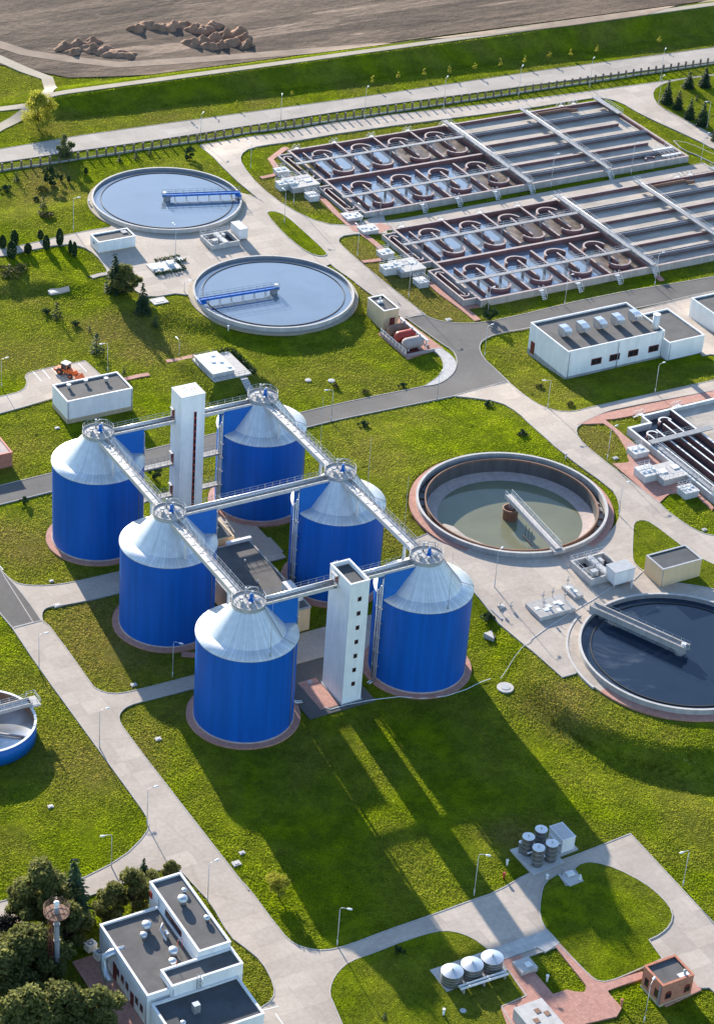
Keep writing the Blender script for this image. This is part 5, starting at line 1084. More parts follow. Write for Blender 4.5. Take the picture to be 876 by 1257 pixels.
t = thing('vessel_pipework', 'steel pipe cross between the four tall vessels', 'pipe', (25.3, -52.4, .17)); MB().tube([(-2, 0, 1.2), (2, 0, 1.2)], .14, 8).tube([(0, -2, 1.4), (0, 2, 1.4)], .14, 8).cyl((0, 0, 0), .2, 1.6, 10).box(-2.6, -1.6, -1.6, -.6, 0, .5).box(-1.2, -.6, -2.2, -1.6, 0, .9).build('pipe', 'steel', t)
p = at(610+572/7.3, 1000+355/7.3); t = thing('plant_container', 'white louvred cabin beside the four tall vessels', 'container', (p.x, p.y, .17)); 
b = MB().box(0, 2.4, 0, 3.8, 0, 2.5).build('body', 'white_metal', t); MB().box(-.06, 2.46, -.06, 3.86, 2.5, 2.62).build('roof', 'white_metal', t); MB().box(.15, 2.25, .15, 3.65, 2.62, 2.66).build('roof_sheet', 'grey_metal', t)
m = MB()
for k in range(3): m.box(-.05, 0, .5+.9*k, 1.15+.9*k, 1.0, 1.7)
m.build('louvre', 'black', t); MB().box(-.6, -.06, .2, 3.0, 1.75, 1.85).build('canopy', 'white_metal', t)
# hatch pad on the oval lawn
t = thing('hatch_pad', 'pale pad with one white hatch at the tip of the oval lawn', 'concrete pad', (0, 0, .1)); q = [at(*c8([a])[0]) for a in ((345, 263), (385, 304), (432, 285), (398, 246))]
MB().prism([(a.x, a.y) for a in q], -.2, .08).build('slab', 'pale_concrete', t); p = at(610+660/7.3, 1000+545/7.3); MB().box(p.x-.7, p.x+.5, p.y-.4, p.y+.6, .08, .35).build('hatch', 'sheet_white', t)
p = at(610+740/7.3, 1000+590/7.3); MB().box(p.x-.2, p.x+.2, p.y-.2, p.y+.2, .08, .6).cyl((p.x, p.y, .6), .16, .35, 8).build('valve_post', 'white_metal', t)
p = at(610+578/7.3, 1000+548/7.3); MB().cyl((p.x, p.y, .08), .12, .9, 8).sphere((p.x, p.y, 1.05), .3).build('valve_head', 'dark_pipe', t)
# horizontal pressure tanks
for k, (y, mt, lb) in enumerate(((109.4, 'rust_brown', 'farthest of three horizontal pressure tanks, rusty red'), (106.2, 'red_paint', 'middle of three horizontal pressure tanks, deep red'), (102.8, 'cap_concrete', 'nearest of three horizontal pressure tanks, faded pinkish white'))):
    t = thing('pressure_tank', lb, 'tank', (91.6, y, .2), 0, 'horizontal pressure tanks'); m = MB(); n = 20; pr = [(0.02, 0), (.7, .12), (1.1, .45), (1.28, .95), (1.28, 4.2), (1.1, 4.7), (.7, 5.0), (.02, 5.12)]
    m.lathe(pr, n); m.v = [(z, y_, x_+1.5) for x_, y_, z in m.v]; m.build('shell', mt, t)
    MB().box(1.0, 1.3, -.9, .9, -.2, .7).box(3.7, 4.0, -.9, .9, -.2, .7).build('saddle', 'pale_concrete', t); MB().cyl((4.3, 0, 2.7), .2, .5, 8).build('valve', 'grey_metal', t)
t = thing('tank_pit_frame', 'railed pit edge and white beam round the red pressure tanks', 'railing', (0, 0, .1))
MB().box(91.0, 91.3, 100.4, 111.6, -.2, .5).box(91.3, 98.3, 100.1, 100.4, -.2, .5).build('pit_kerb', 'cap_concrete', t); MB().rail([(91.1, 111.5, .5), (91.1, 100.3, .5)], 1.0, 1.4, .05, 3).build('railing', 'white_metal', t)
MB().box(96.5, 97.0, 101.0, 112.8, 2.2, 2.5).box(96.6, 96.8, 101.2, 101.4, 0, 2.2).box(96.6, 96.8, 112.3, 112.5, 0, 2.2).build('beam', 'white_metal', t)
m = MB()
for k in range(8): m.cyl((97.8+.2*(k % 2), 102+1.25*k, 0), .16, .7+.3*(k % 3), 8)
m.build('valve', 'dark_pipe', t); MB().box(91.4, 96.3, 100.5, 111.5, .02, .06).build('pit_floor', 'dark_red', t)
# tractor
p = at(82, 460); t = thing('loader_tractor', 'orange loader tractor parked on the marked apron', 'tractor', (p.x, p.y, p.z), rad(118))
MB().box(-2.4, .2, -.6, .6, .75, 1.35).box(-2.3, -.6, -.5, .5, 1.35, 1.75).box(.2, 2.0, -.7, .7, .7, 1.5).build('body', 'orange_paint', t)
c = MB().box(-.5, .95, -.68, .68, 1.5, 2.75).build('cab', 'glass_dark', t); MB().box(-.62, 1.05, -.78, .78, 2.75, 2.92).build('cab_roof', 'sheet_white', c)
m = MB()
for x in (-.55, .95):
    for y in (-.72, .66): m.box(x, x+.08, y, y+.08, 1.5, 2.75)
m.build('cab_pillar', 'orange_paint', c)
for x, r, y in ((-1.7, .55, -.95), (-1.7, .55, .95), (1.2, .78, -1.0), (1.2, .78, 1.0)):
    m = MB().lathe([(.02, -.2), (r*.6, -.2), (r, -.16), (r, .16), (r*.6, .2), (.02, .2)], 20); m.v = [(x+a, y+c_, r+b) for a, b, c_ in m.v]; w = m.build('wheel', 'rubber', t)
    m = MB().lathe([(.02, -.22), (r*.45, -.22), (r*.45, .22), (.02, .22)], 14); m.v = [(x+a, y+c_, r+b) for a, b, c_ in m.v]; m.build('rim', 'orange_paint', w)
MB().add([(-3.9, -1.2, .2), (-3.9, 1.2, .2), (-3.1, 1.2, .3), (-3.1, -1.2, .3), (-3.2, -1.2, 1.1), (-3.2, 1.2, 1.1)], [(0, 1, 2, 3), (3, 2, 5, 4), (0, 3, 4), (1, 5, 2), (0, 4, 5, 1)]).build('bucket', 'orange_paint', t)
MB().box(-3.2, -.4, -.75, -.6, .9, 1.1).box(-3.2, -.4, .6, .75, .9, 1.1).build('loader_arm', 'orange_paint', t); MB().box(2.0, 2.9, -.9, .9, .5, 1.0).build('rear_hitch', 'orange_paint', t)
# tall mast among the trees
p = at(70, 1212); t = thing('flare_mast', 'grey mast with red ladder and round red platform rising out of trees', 'mast', (p.x, p.y, 0)); HM = 14.6
MB().cyl((0, 0, 0), .42, HM+.6, 16, .36).build('pole', 'walk_deck', t); MB().cyl((0, 0, HM+.3), .26, .9, 12).lathe([(.38, HM+1.2), (.42, HM+1.6), (.02, HM+1.75)], 14).build('flare_head', 'sheet_white', t)
MB().ring((0, 0, 0), .45, 1.85, HM-.35, HM-.25, 28).build('platform', 'rust_brown', t); MB().rail_ring((0, 0, 0), 1.82, HM-.3, 1.2, 14, r=.05, rows=3).build('platform_railing', 'rust_brown', t)
m = MB().tube([(-.75, -.2, 0), (-.75, -.2, HM)], .06, 5).tube([(-.75, .25, 0), (-.75, .25, HM)], .06, 5).tube([(-1.3, 0, 2), (-1.3, 0, HM)], .05, 5)
for k in range(36): z = .4*k+.3; m.tube([(-.75, -.2, z), (-.75, .25, z)], .04, 4)
for k in range(17): z = 2+.75*k; m.tube([(-.75, -.25, z), (-1.15, -.3, z), (-1.35, 0, z), (-1.15, .35, z), (-.75, .3, z)], .04, 4)
m.build('caged_ladder', 'dark_red', t); m = MB()
for z in (3, 6, 9, 12): m.ring((0, 0, 0), .36, .5, z, z+.15, 16)
m.build('clamp', 'dark_pipe', t)
for dx, dy, lb in ((0, 0, 'upper one of two white cooling units in shade beside the office block'), (.5, -2.2, 'lower one of two white cooling units in shade beside the office block')):
    p = at(111, 1166); t = thing('cooling_unit', lb, 'air conditioner', (p.x+dx, p.y+dy, 0), rad(12), 'white cooling units'); MB().box(-.8, .8, -.65, .65, .1, 1.3).build('casing', 'sheet_white', t); MB().ring((0, 0, 0), .2, .5, 1.3, 1.36, 18).build('fan_ring', 'dark_pipe', t)
# ------------------------------------------------------------------ fence of brick posts
p0 = np.array(flat(-45, 216.5)); p1 = np.array(flat(930, 69.5)); d = (p1-p0); L = np.linalg.norm(d); d /= L; n = 96; ang = math.atan2(d[1], d[0])
t = thing('boundary_fence', 'long fence of brown posts with dark mesh panels along the public road', 'fence', (0, 0, 0)); gap = L/(n-1); post = panel = None
pm = MB().box(-.2, .2, -.2, .2, -.4, 1.85).box(-.24, .24, -.24, .24, 1.85, 1.95).mesh('post', 'post_brown'); bm_ = MB().box(.22, gap-.22, -.07, .07, -.3, .3); plm = bm_.mesh('plinth', 'wall_concrete'); q = MB()
for k in range(int(gap/.4)): q.box(.3+.4*k, .325+.4*k, -.012, .012, .3, 1.2)
q.box(.2, gap-.2, -.015, .015, 1.17, 1.2).box(.2, gap-.2, -.015, .015, .6, .64); pnm = q.mesh('panel', 'fence_mesh')
for k in range(n):
    x, y = p0+d*gap*k; z = Hs(x, y)
    o = bpy.data.objects.new('post', pm); COL.objects.link(o); o.parent = t; o.location = (x, y, z); o.rotation_euler = (0, 0, ang)
    if k < n-1:
        o = bpy.data.objects.new('panel', pnm); COL.objects.link(o); o.parent = t; o.location = (x, y, z); o.rotation_euler = (0, 0, ang)
        o = bpy.data.objects.new('plinth', plm); COL.objects.link(o); o.parent = t; o.location = (x, y, z); o.rotation_euler = (0, 0, ang)
# ------------------------------------------------------------------ street lamps
LAMPS = [(48, 823, 7.4, 0, 'on the left verge by the asphalt end of the west road'), (122, 918, 7.6, 0, 'on the left verge opposite the nearest silo drive'), (180.5, 1014, 7.4, 0, 'at the curve where the west road forks left'),
 (136.8, 1065, 6.5, 170, 'in grass above the trees at bottom left'), (254.8, 1108, 7.6, 10, 'behind the office block by the road'), (413.6, 1161.5, 7.5, -40, 'on the big lawn edge above the lower road'), (581.4, 1100, 8.3, -40, 'in the strip of tower shadow by the lower road'),
 (837.8, 1088, 7.2, 180, 'alone on the right lawn above the lower road'), (790, 1256, 7.4, 35, 'at the bottom edge beside the small brick house'), (211.7, 832, 7.6, -50, 'in front of the middle left silo'), (406.4, 517.5, 7.4, 160, 'on grass behind the silos by the asphalt road'),
 (536.2, 490.1, 6.2, 30, 'at the grass corner of the asphalt junction'), (744.8, 564.3, 7.4, 10, 'on dry grass beside the third basin'), (758.8, 632, 6.9, 10, 'on the curb between the drained tank and the lane'), (803.5, 482.5, 6.9, 10, 'in the long hall shadow by the lane'), (671.8, 500.5, 6.5, 160, 'on the lawn corner left of the long hall'),
 (594.3, 437.4, 7.4, 10, 'on the curb of the asphalt junction near the long hall'), (597.5, 393, 7.8, 20, 'beside the dark bush below the near basin'), (692.5, 375.5, 7.6, 10, 'on the bright lawn strip behind the long hall'), (803, 351, 8.2, 10, 'where a brick path meets the asphalt road'), (675.6, 230, 8.8, 10, 'left one on the service road between the big basins'),
 (774, 213.8, 8.3, 10, 'right one on the service road between the big basins'), (859.8, 199, 7.8, 10, 'by the path at the right end of the far basin'), (867, 158, 7.9, 180, 'at the foot of the conifer island'), (807.7, 128, 8.0, 30, 'at the left tip of the conifer island'),
 (360.2, 250.4, 8.5, 160, 'by the white chamber of the far basin'), (348.7, 274.2, 8.4, 90, 'standing in the narrow lawn island'), (438.4, 314.3, 7.6, 90, 'on dry grass between lane and near basin'), (466, 265, 8.6, 10, 'at the front corner of the far basin'), (442.4, 273.2, 4.4, 90, 'short one between the two six lid chambers'),
 (501.2, 365.6, 8.0, 20, 'on dry grass above the cream building'), (90, 282.7, 8.2, 0, 'on the left path above the white pump house'), (215, 317, 8.2, 90, 'rising from the planted hatch bed'), (226, 358, 2.6, 0, 'low one beside the left rim of the second blue tank'), (132, 456.4, 6.8, 170, 'behind the white service hall'), (219.7, 437, 3.8, 90, 'low one on the slope path near the grassy mound'),
 (2, 475.6, 6.6, 10, 'at the left edge by the parking apron'), (606.6, 721, 7.8, 30, 'on the plaza below the drained tank'), (307.4, 206, 6.4, 90, 'left one on the inner road near the basins'), (246, 173, 7.4, 40, 'behind the fence left of the inner road'), (344, 155.7, 8.6, 60, 'first on the fence verge above the far basin'), (447, 145.7, 8.6, 40, 'second on the fence verge above the far basin'),
 (544, 133, 8.6, 40, 'third on the fence verge above the far basin'), (636, 118, 8.4, 40, 'fourth on the fence verge above the far basin'), (723, 108, 8.4, 40, 'fifth on the fence verge, above the far basin corner'), (810, 99, 9.0, 40, 'sixth on the fence verge, above the conifer island'), (430.5, 752, 5.5, 30, None)]
lamp0 = thing('street_lamp', 'x', 'street lamp', (0, 0, 0), 0, 'street lamps of the site'); hh = 7.5
MB().cyl((0, 0, 0), .10, 1.2, 8).cyl((0, 0, 1.2), .07, hh-1.5, 8, .045).build('pole', 'pole_grey', lamp0)
MB().tube([(0, 0, hh-.35), (.08, 0, hh-.05), (.35, 0, hh+.08), (1.15, 0, hh+.12)], .045, 6).build('arm', 'pole_grey', lamp0)
hd = MB().sphere((0, 0, 0), .36, 12, 8, .35); hd.v = [(x*1.25+1.45, y*.55, z+hh+.1) for x, y, z in hd.v]; hd.build('lamp_head', 'lamp_white', lamp0)
first = True
for px, py, h, a, lb in LAMPS:
    if lb is None: continue
    p = at(px, py); lab = 'street lamp '+lb
    if first: lamp0.location = p; lamp0.rotation_euler = (0, 0, rad(a)); lamp0['label'] = lab; lamp0.scale = (1, 1, h/hh); first = False
    else: dup(lamp0, p, lab, rad(a), (1, 1, h/hh))
# ------------------------------------------------------------------ vegetation
def conifer_mb(h, r, seed, n=1500, s=.26, full=.08):
    R_ = random.Random(seed); m = MB(); lv_ = int(h/.42)
    for k in range(lv_):
        t_ = k/lv_; z = h*(full+(1-full)*t_); rr = r*(1-t_)**.85*R_.uniform(.82, 1.12)+.12; nb = max(4, int(rr*7))
        for b in range(nb):
            a = 2*PI*(b+R_.random()*.7)/nb; L_ = rr*R_.uniform(.72, 1.08)
            for q in range(max(3, int(L_*n/330))):
                f = R_.random()**.6; c = Vector((math.cos(a)*L_*f+R_.gauss(0, .10), math.sin(a)*L_*f+R_.gauss(0, .10), z-.38*L_*f*f+R_.gauss(0, .08))); 
                d = Vector((math.cos(a), math.sin(a), -.45)); sd = Vector((-math.sin(a), math.cos(a), R_.gauss(0, .5))).normalized(); w = s*R_.uniform(.6, 1.25)
                m.add([c-d*w, c+sd*w*.5, c+d*w, c-sd*w*.5], [(0, 1, 2, 3)])
    return m
def crown_mb(h, r, seed, n=2600, s=.3, z0=.25, clumps=22, flatz=1.0):
    R_ = random.Random(seed); m = MB(); cl = []
    for _ in range(clumps):
        a = R_.uniform(0, 2*PI); zz = R_.random(); rad_ = r*math.sin(PI*min(.98, .18+.80*zz))**.8*R_.uniform(.25, .95); cl.append((Vector((math.cos(a)*rad_, math.sin(a)*rad_, h*(z0+(1-z0)*zz*.92))), r*R_.uniform(.24, .42)))
    for _ in range(n):
        c, cr = R_.choice(cl); v = Vector((R_.gauss(0, 1), R_.gauss(0, 1), R_.gauss(0, .75))).normalized()*cr*(R_.random()**.33)*R_.uniform(.75, 1.1); v.z *= flatz; leaf(m, c+v, s*R_.uniform(.55, 1.3), R_)
    return m, cl
def tree(nm, label, cat, p, h, r, mt, seed, kind='conifer', n=1500, s=.26, group=None, z0=.25, clumps=22):
    t = thing(nm, label, cat, p, 0, group); tr_ = MB()
    if kind == 'conifer':
        conifer_mb(h, r, seed, n, s).build('crown', mt, t); tr_.tube([(0, 0, -.3), (0, 0, h*.5), (0, 0, h*.96)], [.035*h*.7, .02*h*.7, .02], 7)
    else:
        m, cl = crown_mb(h, r, seed, n, s, z0, clumps); m.build('crown', mt, t); tr_.tube([(0, 0, -.3), (.05, 0, h*.3), (0, .1, h*.75)], [.03*h, .022*h, .01*h], 8)
        for c, cr in cl[:12]: tr_.tube([(0, 0, h*.28), c*.55+Vector((0, 0, h*.08)), c], [.012*h, .008*h, .02], 5)
    tr_.build('trunk', 'bark', t); return t
# prototypes reused with their own size and turn
RNG = random.Random(11); PROT = {}
def plant(kind, label, px, py, h, r, group, lift=0.0):
    p = at(px, py)
    spec = dict(spruce=('spruce_tree', 'tree', 8, 2.3, 'spruce_needles', 'conifer', 2000, .34), small_spruce=('spruce_tree', 'tree', 4, 1.5, 'spruce_needles', 'conifer', 1500, .24), thuja=('thuja_tree', 'tree', 3.4, .75, 'thuja_leaves', 'thuja', 1500, .18),
                pine=('pine_tree', 'tree', 8, 3.0, 'pine_needles', 'crown', 9000, .26), bush=('round_bush', 'bush', 2.4, 1.5, 'thuja_leaves', 'bush', 900, .2), low=('low_shrub', 'shrub', 1.0, 1.5, 'olive_leaves', 'low', 420, .2), lowdark=('low_shrub', 'shrub', 1.0, 1.5, 'spruce_needles', 'low', 420, .2), sapling=('sapling_tree', 'sapling', 2.4, .7, 'yellow_leaves', 'sap', 200, .13))[kind]
    var = RNG.randrange(3 if kind in ('pine', 'spruce', 'small_spruce') else 2); key = (kind, var)
    sc = (r/spec[3], r/spec[3], h/spec[2]); rz = RNG.uniform(0, 6.28)
    if key in PROT: return dup(PROT[key], p, label, rz, sc, group)
    seed = 31*var+len(kind)
    if spec[5] == 'thuja':
        t = thing(spec[0], 'x', spec[1], p); R_ = random.Random(seed); m = MB()
        for _ in range(spec[6]):
            z = R_.random(); a = R_.uniform(0, 6.28); rr = spec[3]*(math.sin(PI*(.14+.84*z))**.6)*R_.uniform(.7, 1.05); leaf(m, Vector((math.cos(a)*rr, math.sin(a)*rr, z*spec[2])), spec[7]*R_.uniform(.6, 1.3), R_)
        m.build('crown', spec[4], t); MB().cyl((0, 0, -.3), .1, 1.8, 6).build('trunk', 'bark', t)
    elif spec[5] in ('bush', 'low'):
        t = thing(spec[0], 'x', spec[1], p); m, cl = crown_mb(spec[2], spec[3], seed, spec[6], spec[7], .08, 14, .8); m.build('foliage', spec[4], t); MB().tube([(0, 0, -.2), (.1, 0, spec[2]*.5)], .06, 5).build('stem', 'bark', t)
    elif spec[5] == 'sap':
        t = thing(spec[0], 'x', spec[1], p); m, cl = crown_mb(spec[2], spec[3], seed, spec[6], spec[7], .35, 9); m.build('crown', spec[4], t); MB().tube([(0, 0, -.2), (0, 0, spec[2]*.9)], .045, 5).build('trunk', 'bark', t)
    else: t = tree(spec[0], 'x', spec[1], p, spec[2], spec[3], spec[4], seed, 'conifer' if spec[5] == 'conifer' else 'crown', spec[6], spec[7], None, .18, 26)
    t['label'] = label; t.scale = sc; t.rotation_euler = (0, 0, rz); t['group'] = group; PROT[key] = t; return t
tree('broadleaf_tree', 'large pale green tree in spring leaf beside the farm track', 'tree', at(47, 158), 9.5, 5.2, 'yellow_leaves', 5, 'crown', 9000, .24, None, .22, 34)
tree('broadleaf_tree', 'thin grey green tree standing before the brown post fence', 'tree', at(80, 197), 7.0, 2.5, 'grey_leaves', 9, 'crown', 3000, .22, None, .2, 18)
tree('broadleaf_tree', 'small bright yellow green tree alone on the big lawn', 'tree', at(341, 1100), 4.2, 2.3, 'yellow_leaves', 13, 'crown', 2200, .18, None, .25, 14)
a3 = lambda x, y: (x/2.92, 180+y/2.92); a4 = lambda x, y: (x/3.65, 240+y/3.65); a6 = lambda x, y: (x/5.54, 1030+y/5.54); a9 = lambda x, y: (600+x/3.174, 100+y/3.174)
CG = 'conifers of the site'; BG = 'bushes on the left lawns'
for kind, xy, h, r, lb in (('bush', a3(180, 132), 4.6, 2.2, 'dark bush tree by the fence at upper left'), ('bush', a3(679, 45), 3.4, 1.5, 'round dark bush right of the farthest round tank, by the fence'), ('small_spruce', a3(60, 122), 2.8, 1.0, 'little dark conifer near the fence at far left'),
    ('small_spruce', a3(428, 52), 2.0, .9, 'left one of three tiny conifers behind the farthest round tank'), ('small_spruce', a3(487, 42), 2.0, .9, 'middle one of three tiny conifers behind the farthest round tank'), ('small_spruce', a3(537, 28), 2.2, .9, 'right one of three tiny conifers behind the farthest round tank'), ('thuja', a3(308, 96), 1.6, .5, 'tiny upright shrub beside the farthest round tank'),
    ('thuja', a3(219, 120), 1.5, .4, 'left one of two thin upright shrubs near the bare patch'), ('thuja', a3(246, 125), 1.6, .4, 'right one of two thin upright shrubs near the bare patch'), ('small_spruce', a3(155, 218), 3.2, 1.2, 'dark little conifer on the slope with bare patch'),
    ('low', a3(150, 155), .9, 1.7, 'upper yellowish shrub beside the bare patch'), ('low', a3(165, 248), 1.0, 2.2, 'lower yellowish shrub beside the bare patch'), ('lowdark', a3(130, 190), .8, 1.0, 'dark low shrub left of the little conifer'), ('lowdark', a3(20, 155), 1.2, 1.6, 'dark low shrub at the far left near the fence'),
    ('thuja', a3(10, 362), 3.2, .8, 'leftmost upright conifer along the path'), ('thuja', a3(52, 350), 3.6, .9, 'upright conifer on the far side of the path'), ('thuja', a3(42, 396), 4.0, 1.1, 'stout upright conifer below the path at left'), ('thuja', a3(100, 380), 2.4, .9, 'squat rounded conifer below the path'),
    ('thuja', a3(145, 330), 2.2, .7, 'short upright conifer above the path'), ('thuja', a3(166, 365), 3.4, .8, 'upright conifer casting a long shadow below the path'), ('thuja', a3(214, 350), 4.0, .85, 'tallest column conifer at the path edge'), ('thuja', a3(252, 380), 3.2, .5, 'left one of two slim column conifers near the white pump house'), ('thuja', a3(267, 392), 3.6, .6, 'right one of two slim column conifers near the white pump house'),
    ('low', a3(30, 455), 1.2, 3.2, 'wide olive shrub mass below the path at left'), ('low', a3(75, 440), 1.1, 2.0, 'smaller olive shrub beside the wide one'), ('spruce', a4(515, 425), 9.4, 2.5, 'tall dark spruce at the plaza corner'), ('pine', a4(560, 430), 6.6, 3.3, 'broad dark pine leaning over the plaza corner'), ('spruce', a4(640, 520), 7.2, 2.0, 'pointed spruce below the plaza corner'), ('small_spruce', a4(695, 585), 2.8, 1.0, 'small conifer in the shadow of the pointed spruce'),
    ('small_spruce', a4(255, 545), 4.0, 1.5, 'conifer alone on the left meadow'), ('lowdark', a4(205, 525), .9, 1.3, 'low dark shrub beside the meadow conifer'), ('lowdark', a4(335, 580), .9, 1.2, 'low dark shrub right of the meadow conifer'), ('small_spruce', a4(400, 608), 1.4, .6, 'tiny conifer on the left meadow'), ('small_spruce', a4(432, 705), 5.2, 2.0, 'dark conifer behind the service hall'), ('small_spruce', a4(555, 800), 2.2, .7, 'tiny conifer beside the garden path steps'),
    ('bush', k4(700, 665), 4.2, 1.7, 'dark green bush at the near basin corner by the asphalt'), ('spruce', a9(690, 85), 7.0, 2.0, 'leftmost spruce of the conifer island'), ('spruce', a9(735, 108), 5.6, 1.7, 'second spruce from left on the conifer island'), ('spruce', a9(780, 145), 6.0, 1.8, 'front spruce of the conifer island'), ('spruce', a9(828, 172), 7.0, 2.2, 'big right spruce of the conifer island'), ('small_spruce', a9(808, 75), 2.0, .8, 'tiny conifer in the middle of the conifer island'), ('spruce', a9(775, 25), 5.0, 1.9, 'back left spruce of the conifer island'), ('spruce', a9(838, 20), 6.0, 2.0, 'back right spruce of the conifer island'), ('spruce', (880, 172), 7.0, 2.2, 'spruce cut by the right edge of the frame'),
    ('spruce', a6(505, 560), 12.5, 3.0, 'tall dark spruce behind the mast'), ('pine', a6(290, 560), 11, 4.8, 'tall bushy pine left of the dark spruce'), ('pine', a6(160, 540), 6.5, 2.8, 'smaller pine at the road side left of the mast'), ('pine', a6(455, 760), 9.0, 3.4, 'pine right of the mast, beside the cooling units'), ('pine', a6(150, 1010), 10.5, 5.2, 'broad pine left of the mast foot'), ('pine', a6(270, 960), 9.5, 4.4, 'pine just behind the mast ladder'),
    ('pine', a6(30, 1130), 10, 5.0, 'pine at the bottom left corner'), ('pine', a6(400, 1330), 9, 4.6, 'pine in front of the mast foot'), ('pine', a6(640, 1320), 8, 4.0, 'pine before the office block side wall'), ('pine', a6(700, 1400), 6.5, 2.8, 'small pine at the bottom edge by the office wall'), ('pine', a6(180, 1400), 10, 5.0, 'pine at the bottom edge left of the mast'), ('pine', (139, 1132), 7.2, 2.9, 'left pine of the group behind the office block'), ('pine', (163, 1120), 8.2, 3.0, 'middle pine of the group behind the office block'), ('spruce', (176, 1082), 4.6, 1.3, 'small spruce behind the pines by the road'), ('pine', (187, 1098), 4.5, 2.0, 'low pine at the office block corner'), ('pine', (209, 1078), 3.2, 1.6, 'small yellowish pine in front of the office wing'),
    ('low', (412, 475), .7, .9, 'left low dark shrub beside the asphalt road'), ('low', (448, 482), .7, .9, 'low shrub pair behind the silos near the road'), ('lowdark', (494, 474), .7, 1.0, 'low dark shrub beside the asphalt road bend'), ('lowdark', (446, 522), .8, 1.2, 'low dark shrub on the bright lawn behind the silos'), ('lowdark', (599, 497), .8, 1.3, 'low dark shrub right of the asphalt junction'), ('lowdark', (640, 533), .8, 1.4, 'low dark shrub above the drained tank'), ('low', (662, 475), .6, 1.0, 'left low shrub on the lawn of the long hall'), ('low', (699, 497), .6, 1.0, 'right low shrub on the lawn of the long hall'),
    ('bush', (190, 588), 3.2, 1.4, 'grey green bush between far left silo and white tower'), ('bush', (30, 618), 1.4, 1.0, 'small bush left of the far left silo'), ('small_spruce', (472, 1252), 1.4, .55, 'tiny conifer on the lawn of the squat gas tanks'), ('lowdark', (490, 1168), .8, .9, 'dark shrub near the squat gas tanks lawn edge'), ('lowdark', (600, 760), 1.0, 1.5, 'dark shrub patch on the bank behind the right front silo')):
    plant(kind, lb, xy[0], xy[1], h, r, CG if 'spruce' in kind or kind in ('pine', 'thuja') else BG)
p = at(*a6(40, 650)); t = thing('clipped_bush', 'round clipped very dark bush at left edge beside the pines', 'bush', p); m, cl = crown_mb(2.4, 3.2, 77, 3000, .2, .05, 40, .8); m.build('foliage', 'black_leaves', t); MB().cyl((0, 0, -.2), .15, 1, 6).build('stem', 'bark', t)
p = at(*a6(70, 760)); t = thing('spreading_shrub', 'wide purple brown shrub below the clipped dark bush', 'shrub', p); m, cl = crown_mb(1.5, 3.8, 78, 2200, .22, .05, 30, .6); m.build('foliage', 'purple_leaves', t); MB().cyl((0, 0, -.2), .12, .8, 6).build('stem', 'bark', t)
c22 = lambda x, y: (436+x/1.991, y/1.991); order = ['first', 'second', 'third', 'fourth', 'fifth', 'sixth', 'seventh', 'eighth', 'ninth', 'tenth', 'eleventh', 'twelfth', 'thirteenth', 'fourteenth', 'fifteenth']
sp = [(232, 146), (259, 139), (290, 132), (358, 120)]+[c22(*q) for q in ((42, 208), (103, 200), (168, 190), (228, 184), (290, 178), (352, 166), (412, 158), (472, 150), (525, 142), (588, 132), (740, 112))]
for i, (x, y) in enumerate(sp): plant('sapling', '%s sapling from the left in the row on the verge below the levee' % order[i], x, y, 3.0 if i > 3 else 2.2, .8 if i > 3 else .6, 'saplings along the public road')
# ------------------------------------------------------------------ small things on the ground
def cover(label, px, py, r=.7, tall=.12, sq=False, mt='pale_concrete'):
    p = at(px, py); r *= .75; tall *= .5; t = thing('manhole_cover', label, 'manhole', p, 0, 'manhole covers')
    (MB().box(-r, r, -r*.8, r*.8, -.3, tall) if sq else MB().cyl((0, 0, -.3), r, .3+tall, 18)).build('frame', mt, t); (MB().box(-r*.5, r*.5, -r*.4, r*.4, tall, tall+.06) if sq else MB().cyl((0, 0, tall), r*.55, .06, 14)).build('lid', 'grey_metal', t)
for a in ((620, 844, 2.0, .1, False, 'large round concrete disc on the bank beside the hose'), (378, 466.5, .9, .15, False, 'round white cover on the lawn behind the silos'), (406.5, 467, 1.0, .15, False, 'round cover left of the silo lawn lamp'), (568, 1242, 1.2, .2, False, 'round pale cover on the lawn by the squat gas tanks'), (164, 840.5, .7, .1, True, 'square cover before the middle left silo'), (194, 907, .7, .1, True, 'square cover on the lawn left of the nearest silo'), (62, 990, .6, .1, True, 'square cover on the lower left lawn'),
    (70, 743, .9, .1, True, 'square cover at the grass corner near the asphalt end'), (63, 713, .5, .1, True, 'square cover on grass beside the far left silo drive'), (70, 525, .6, .1, True, 'square cover below the service hall'), (290, 1060, .9, .1, True, 'pale double slab on the lawn by the west road'), (297, 1047, .6, .1, True, 'small slab behind the double slab on the lawn'), (525, 1171, .6, .1, True, 'pale slab on the lawn above the squat gas tanks'), (691, 1105, .5, .1, False, 'small pale cover on the oval lawn'), (751, 1155, .6, .1, True, 'brown slab on the oval lawn'), (332, 263, .5, .1, True, 'square cover in dry grass near the far basin chamber'),
    (550, 392, .9, .12, True, 'square cover in dry grass near the basin brick path'), (755, 562, .7, .1, True, 'square cover on dry grass beside the third basin path'), (864, 650, .6, .1, True, 'square cover on grass at the right edge'), (668, 502, .5, .1, True, 'small slab on the lawn corner left of the long hall'), (615, 745, .8, .5, True, 'pale concrete outlet on the plaza bank'), (195, 369, 2.4, .12, True, 'white wedge slab at the front of the blue tank plaza'), (66, 358, 1.5, .3, True, 'white hatch at the foot of the slope path'), (380, 838, .6, .3, False, 'small round cover at the windowed tower foot')):
    cover(a[5], a[0], a[1], a[2], a[3], a[4])
p = at(606, 787); t = thing('outlet_headwall', 'pale concrete wedge on the shaded bank', 'headwall', p, rad(60)); MB().prism([(0, 0), (2.6, .3), (1.6, 1.8)], -.5, .5).build('wall', 'pale_concrete', t); MB().box(.6, 1.4, -.3, .2, -.4, .3).build('pipe_mouth', 'black', t)
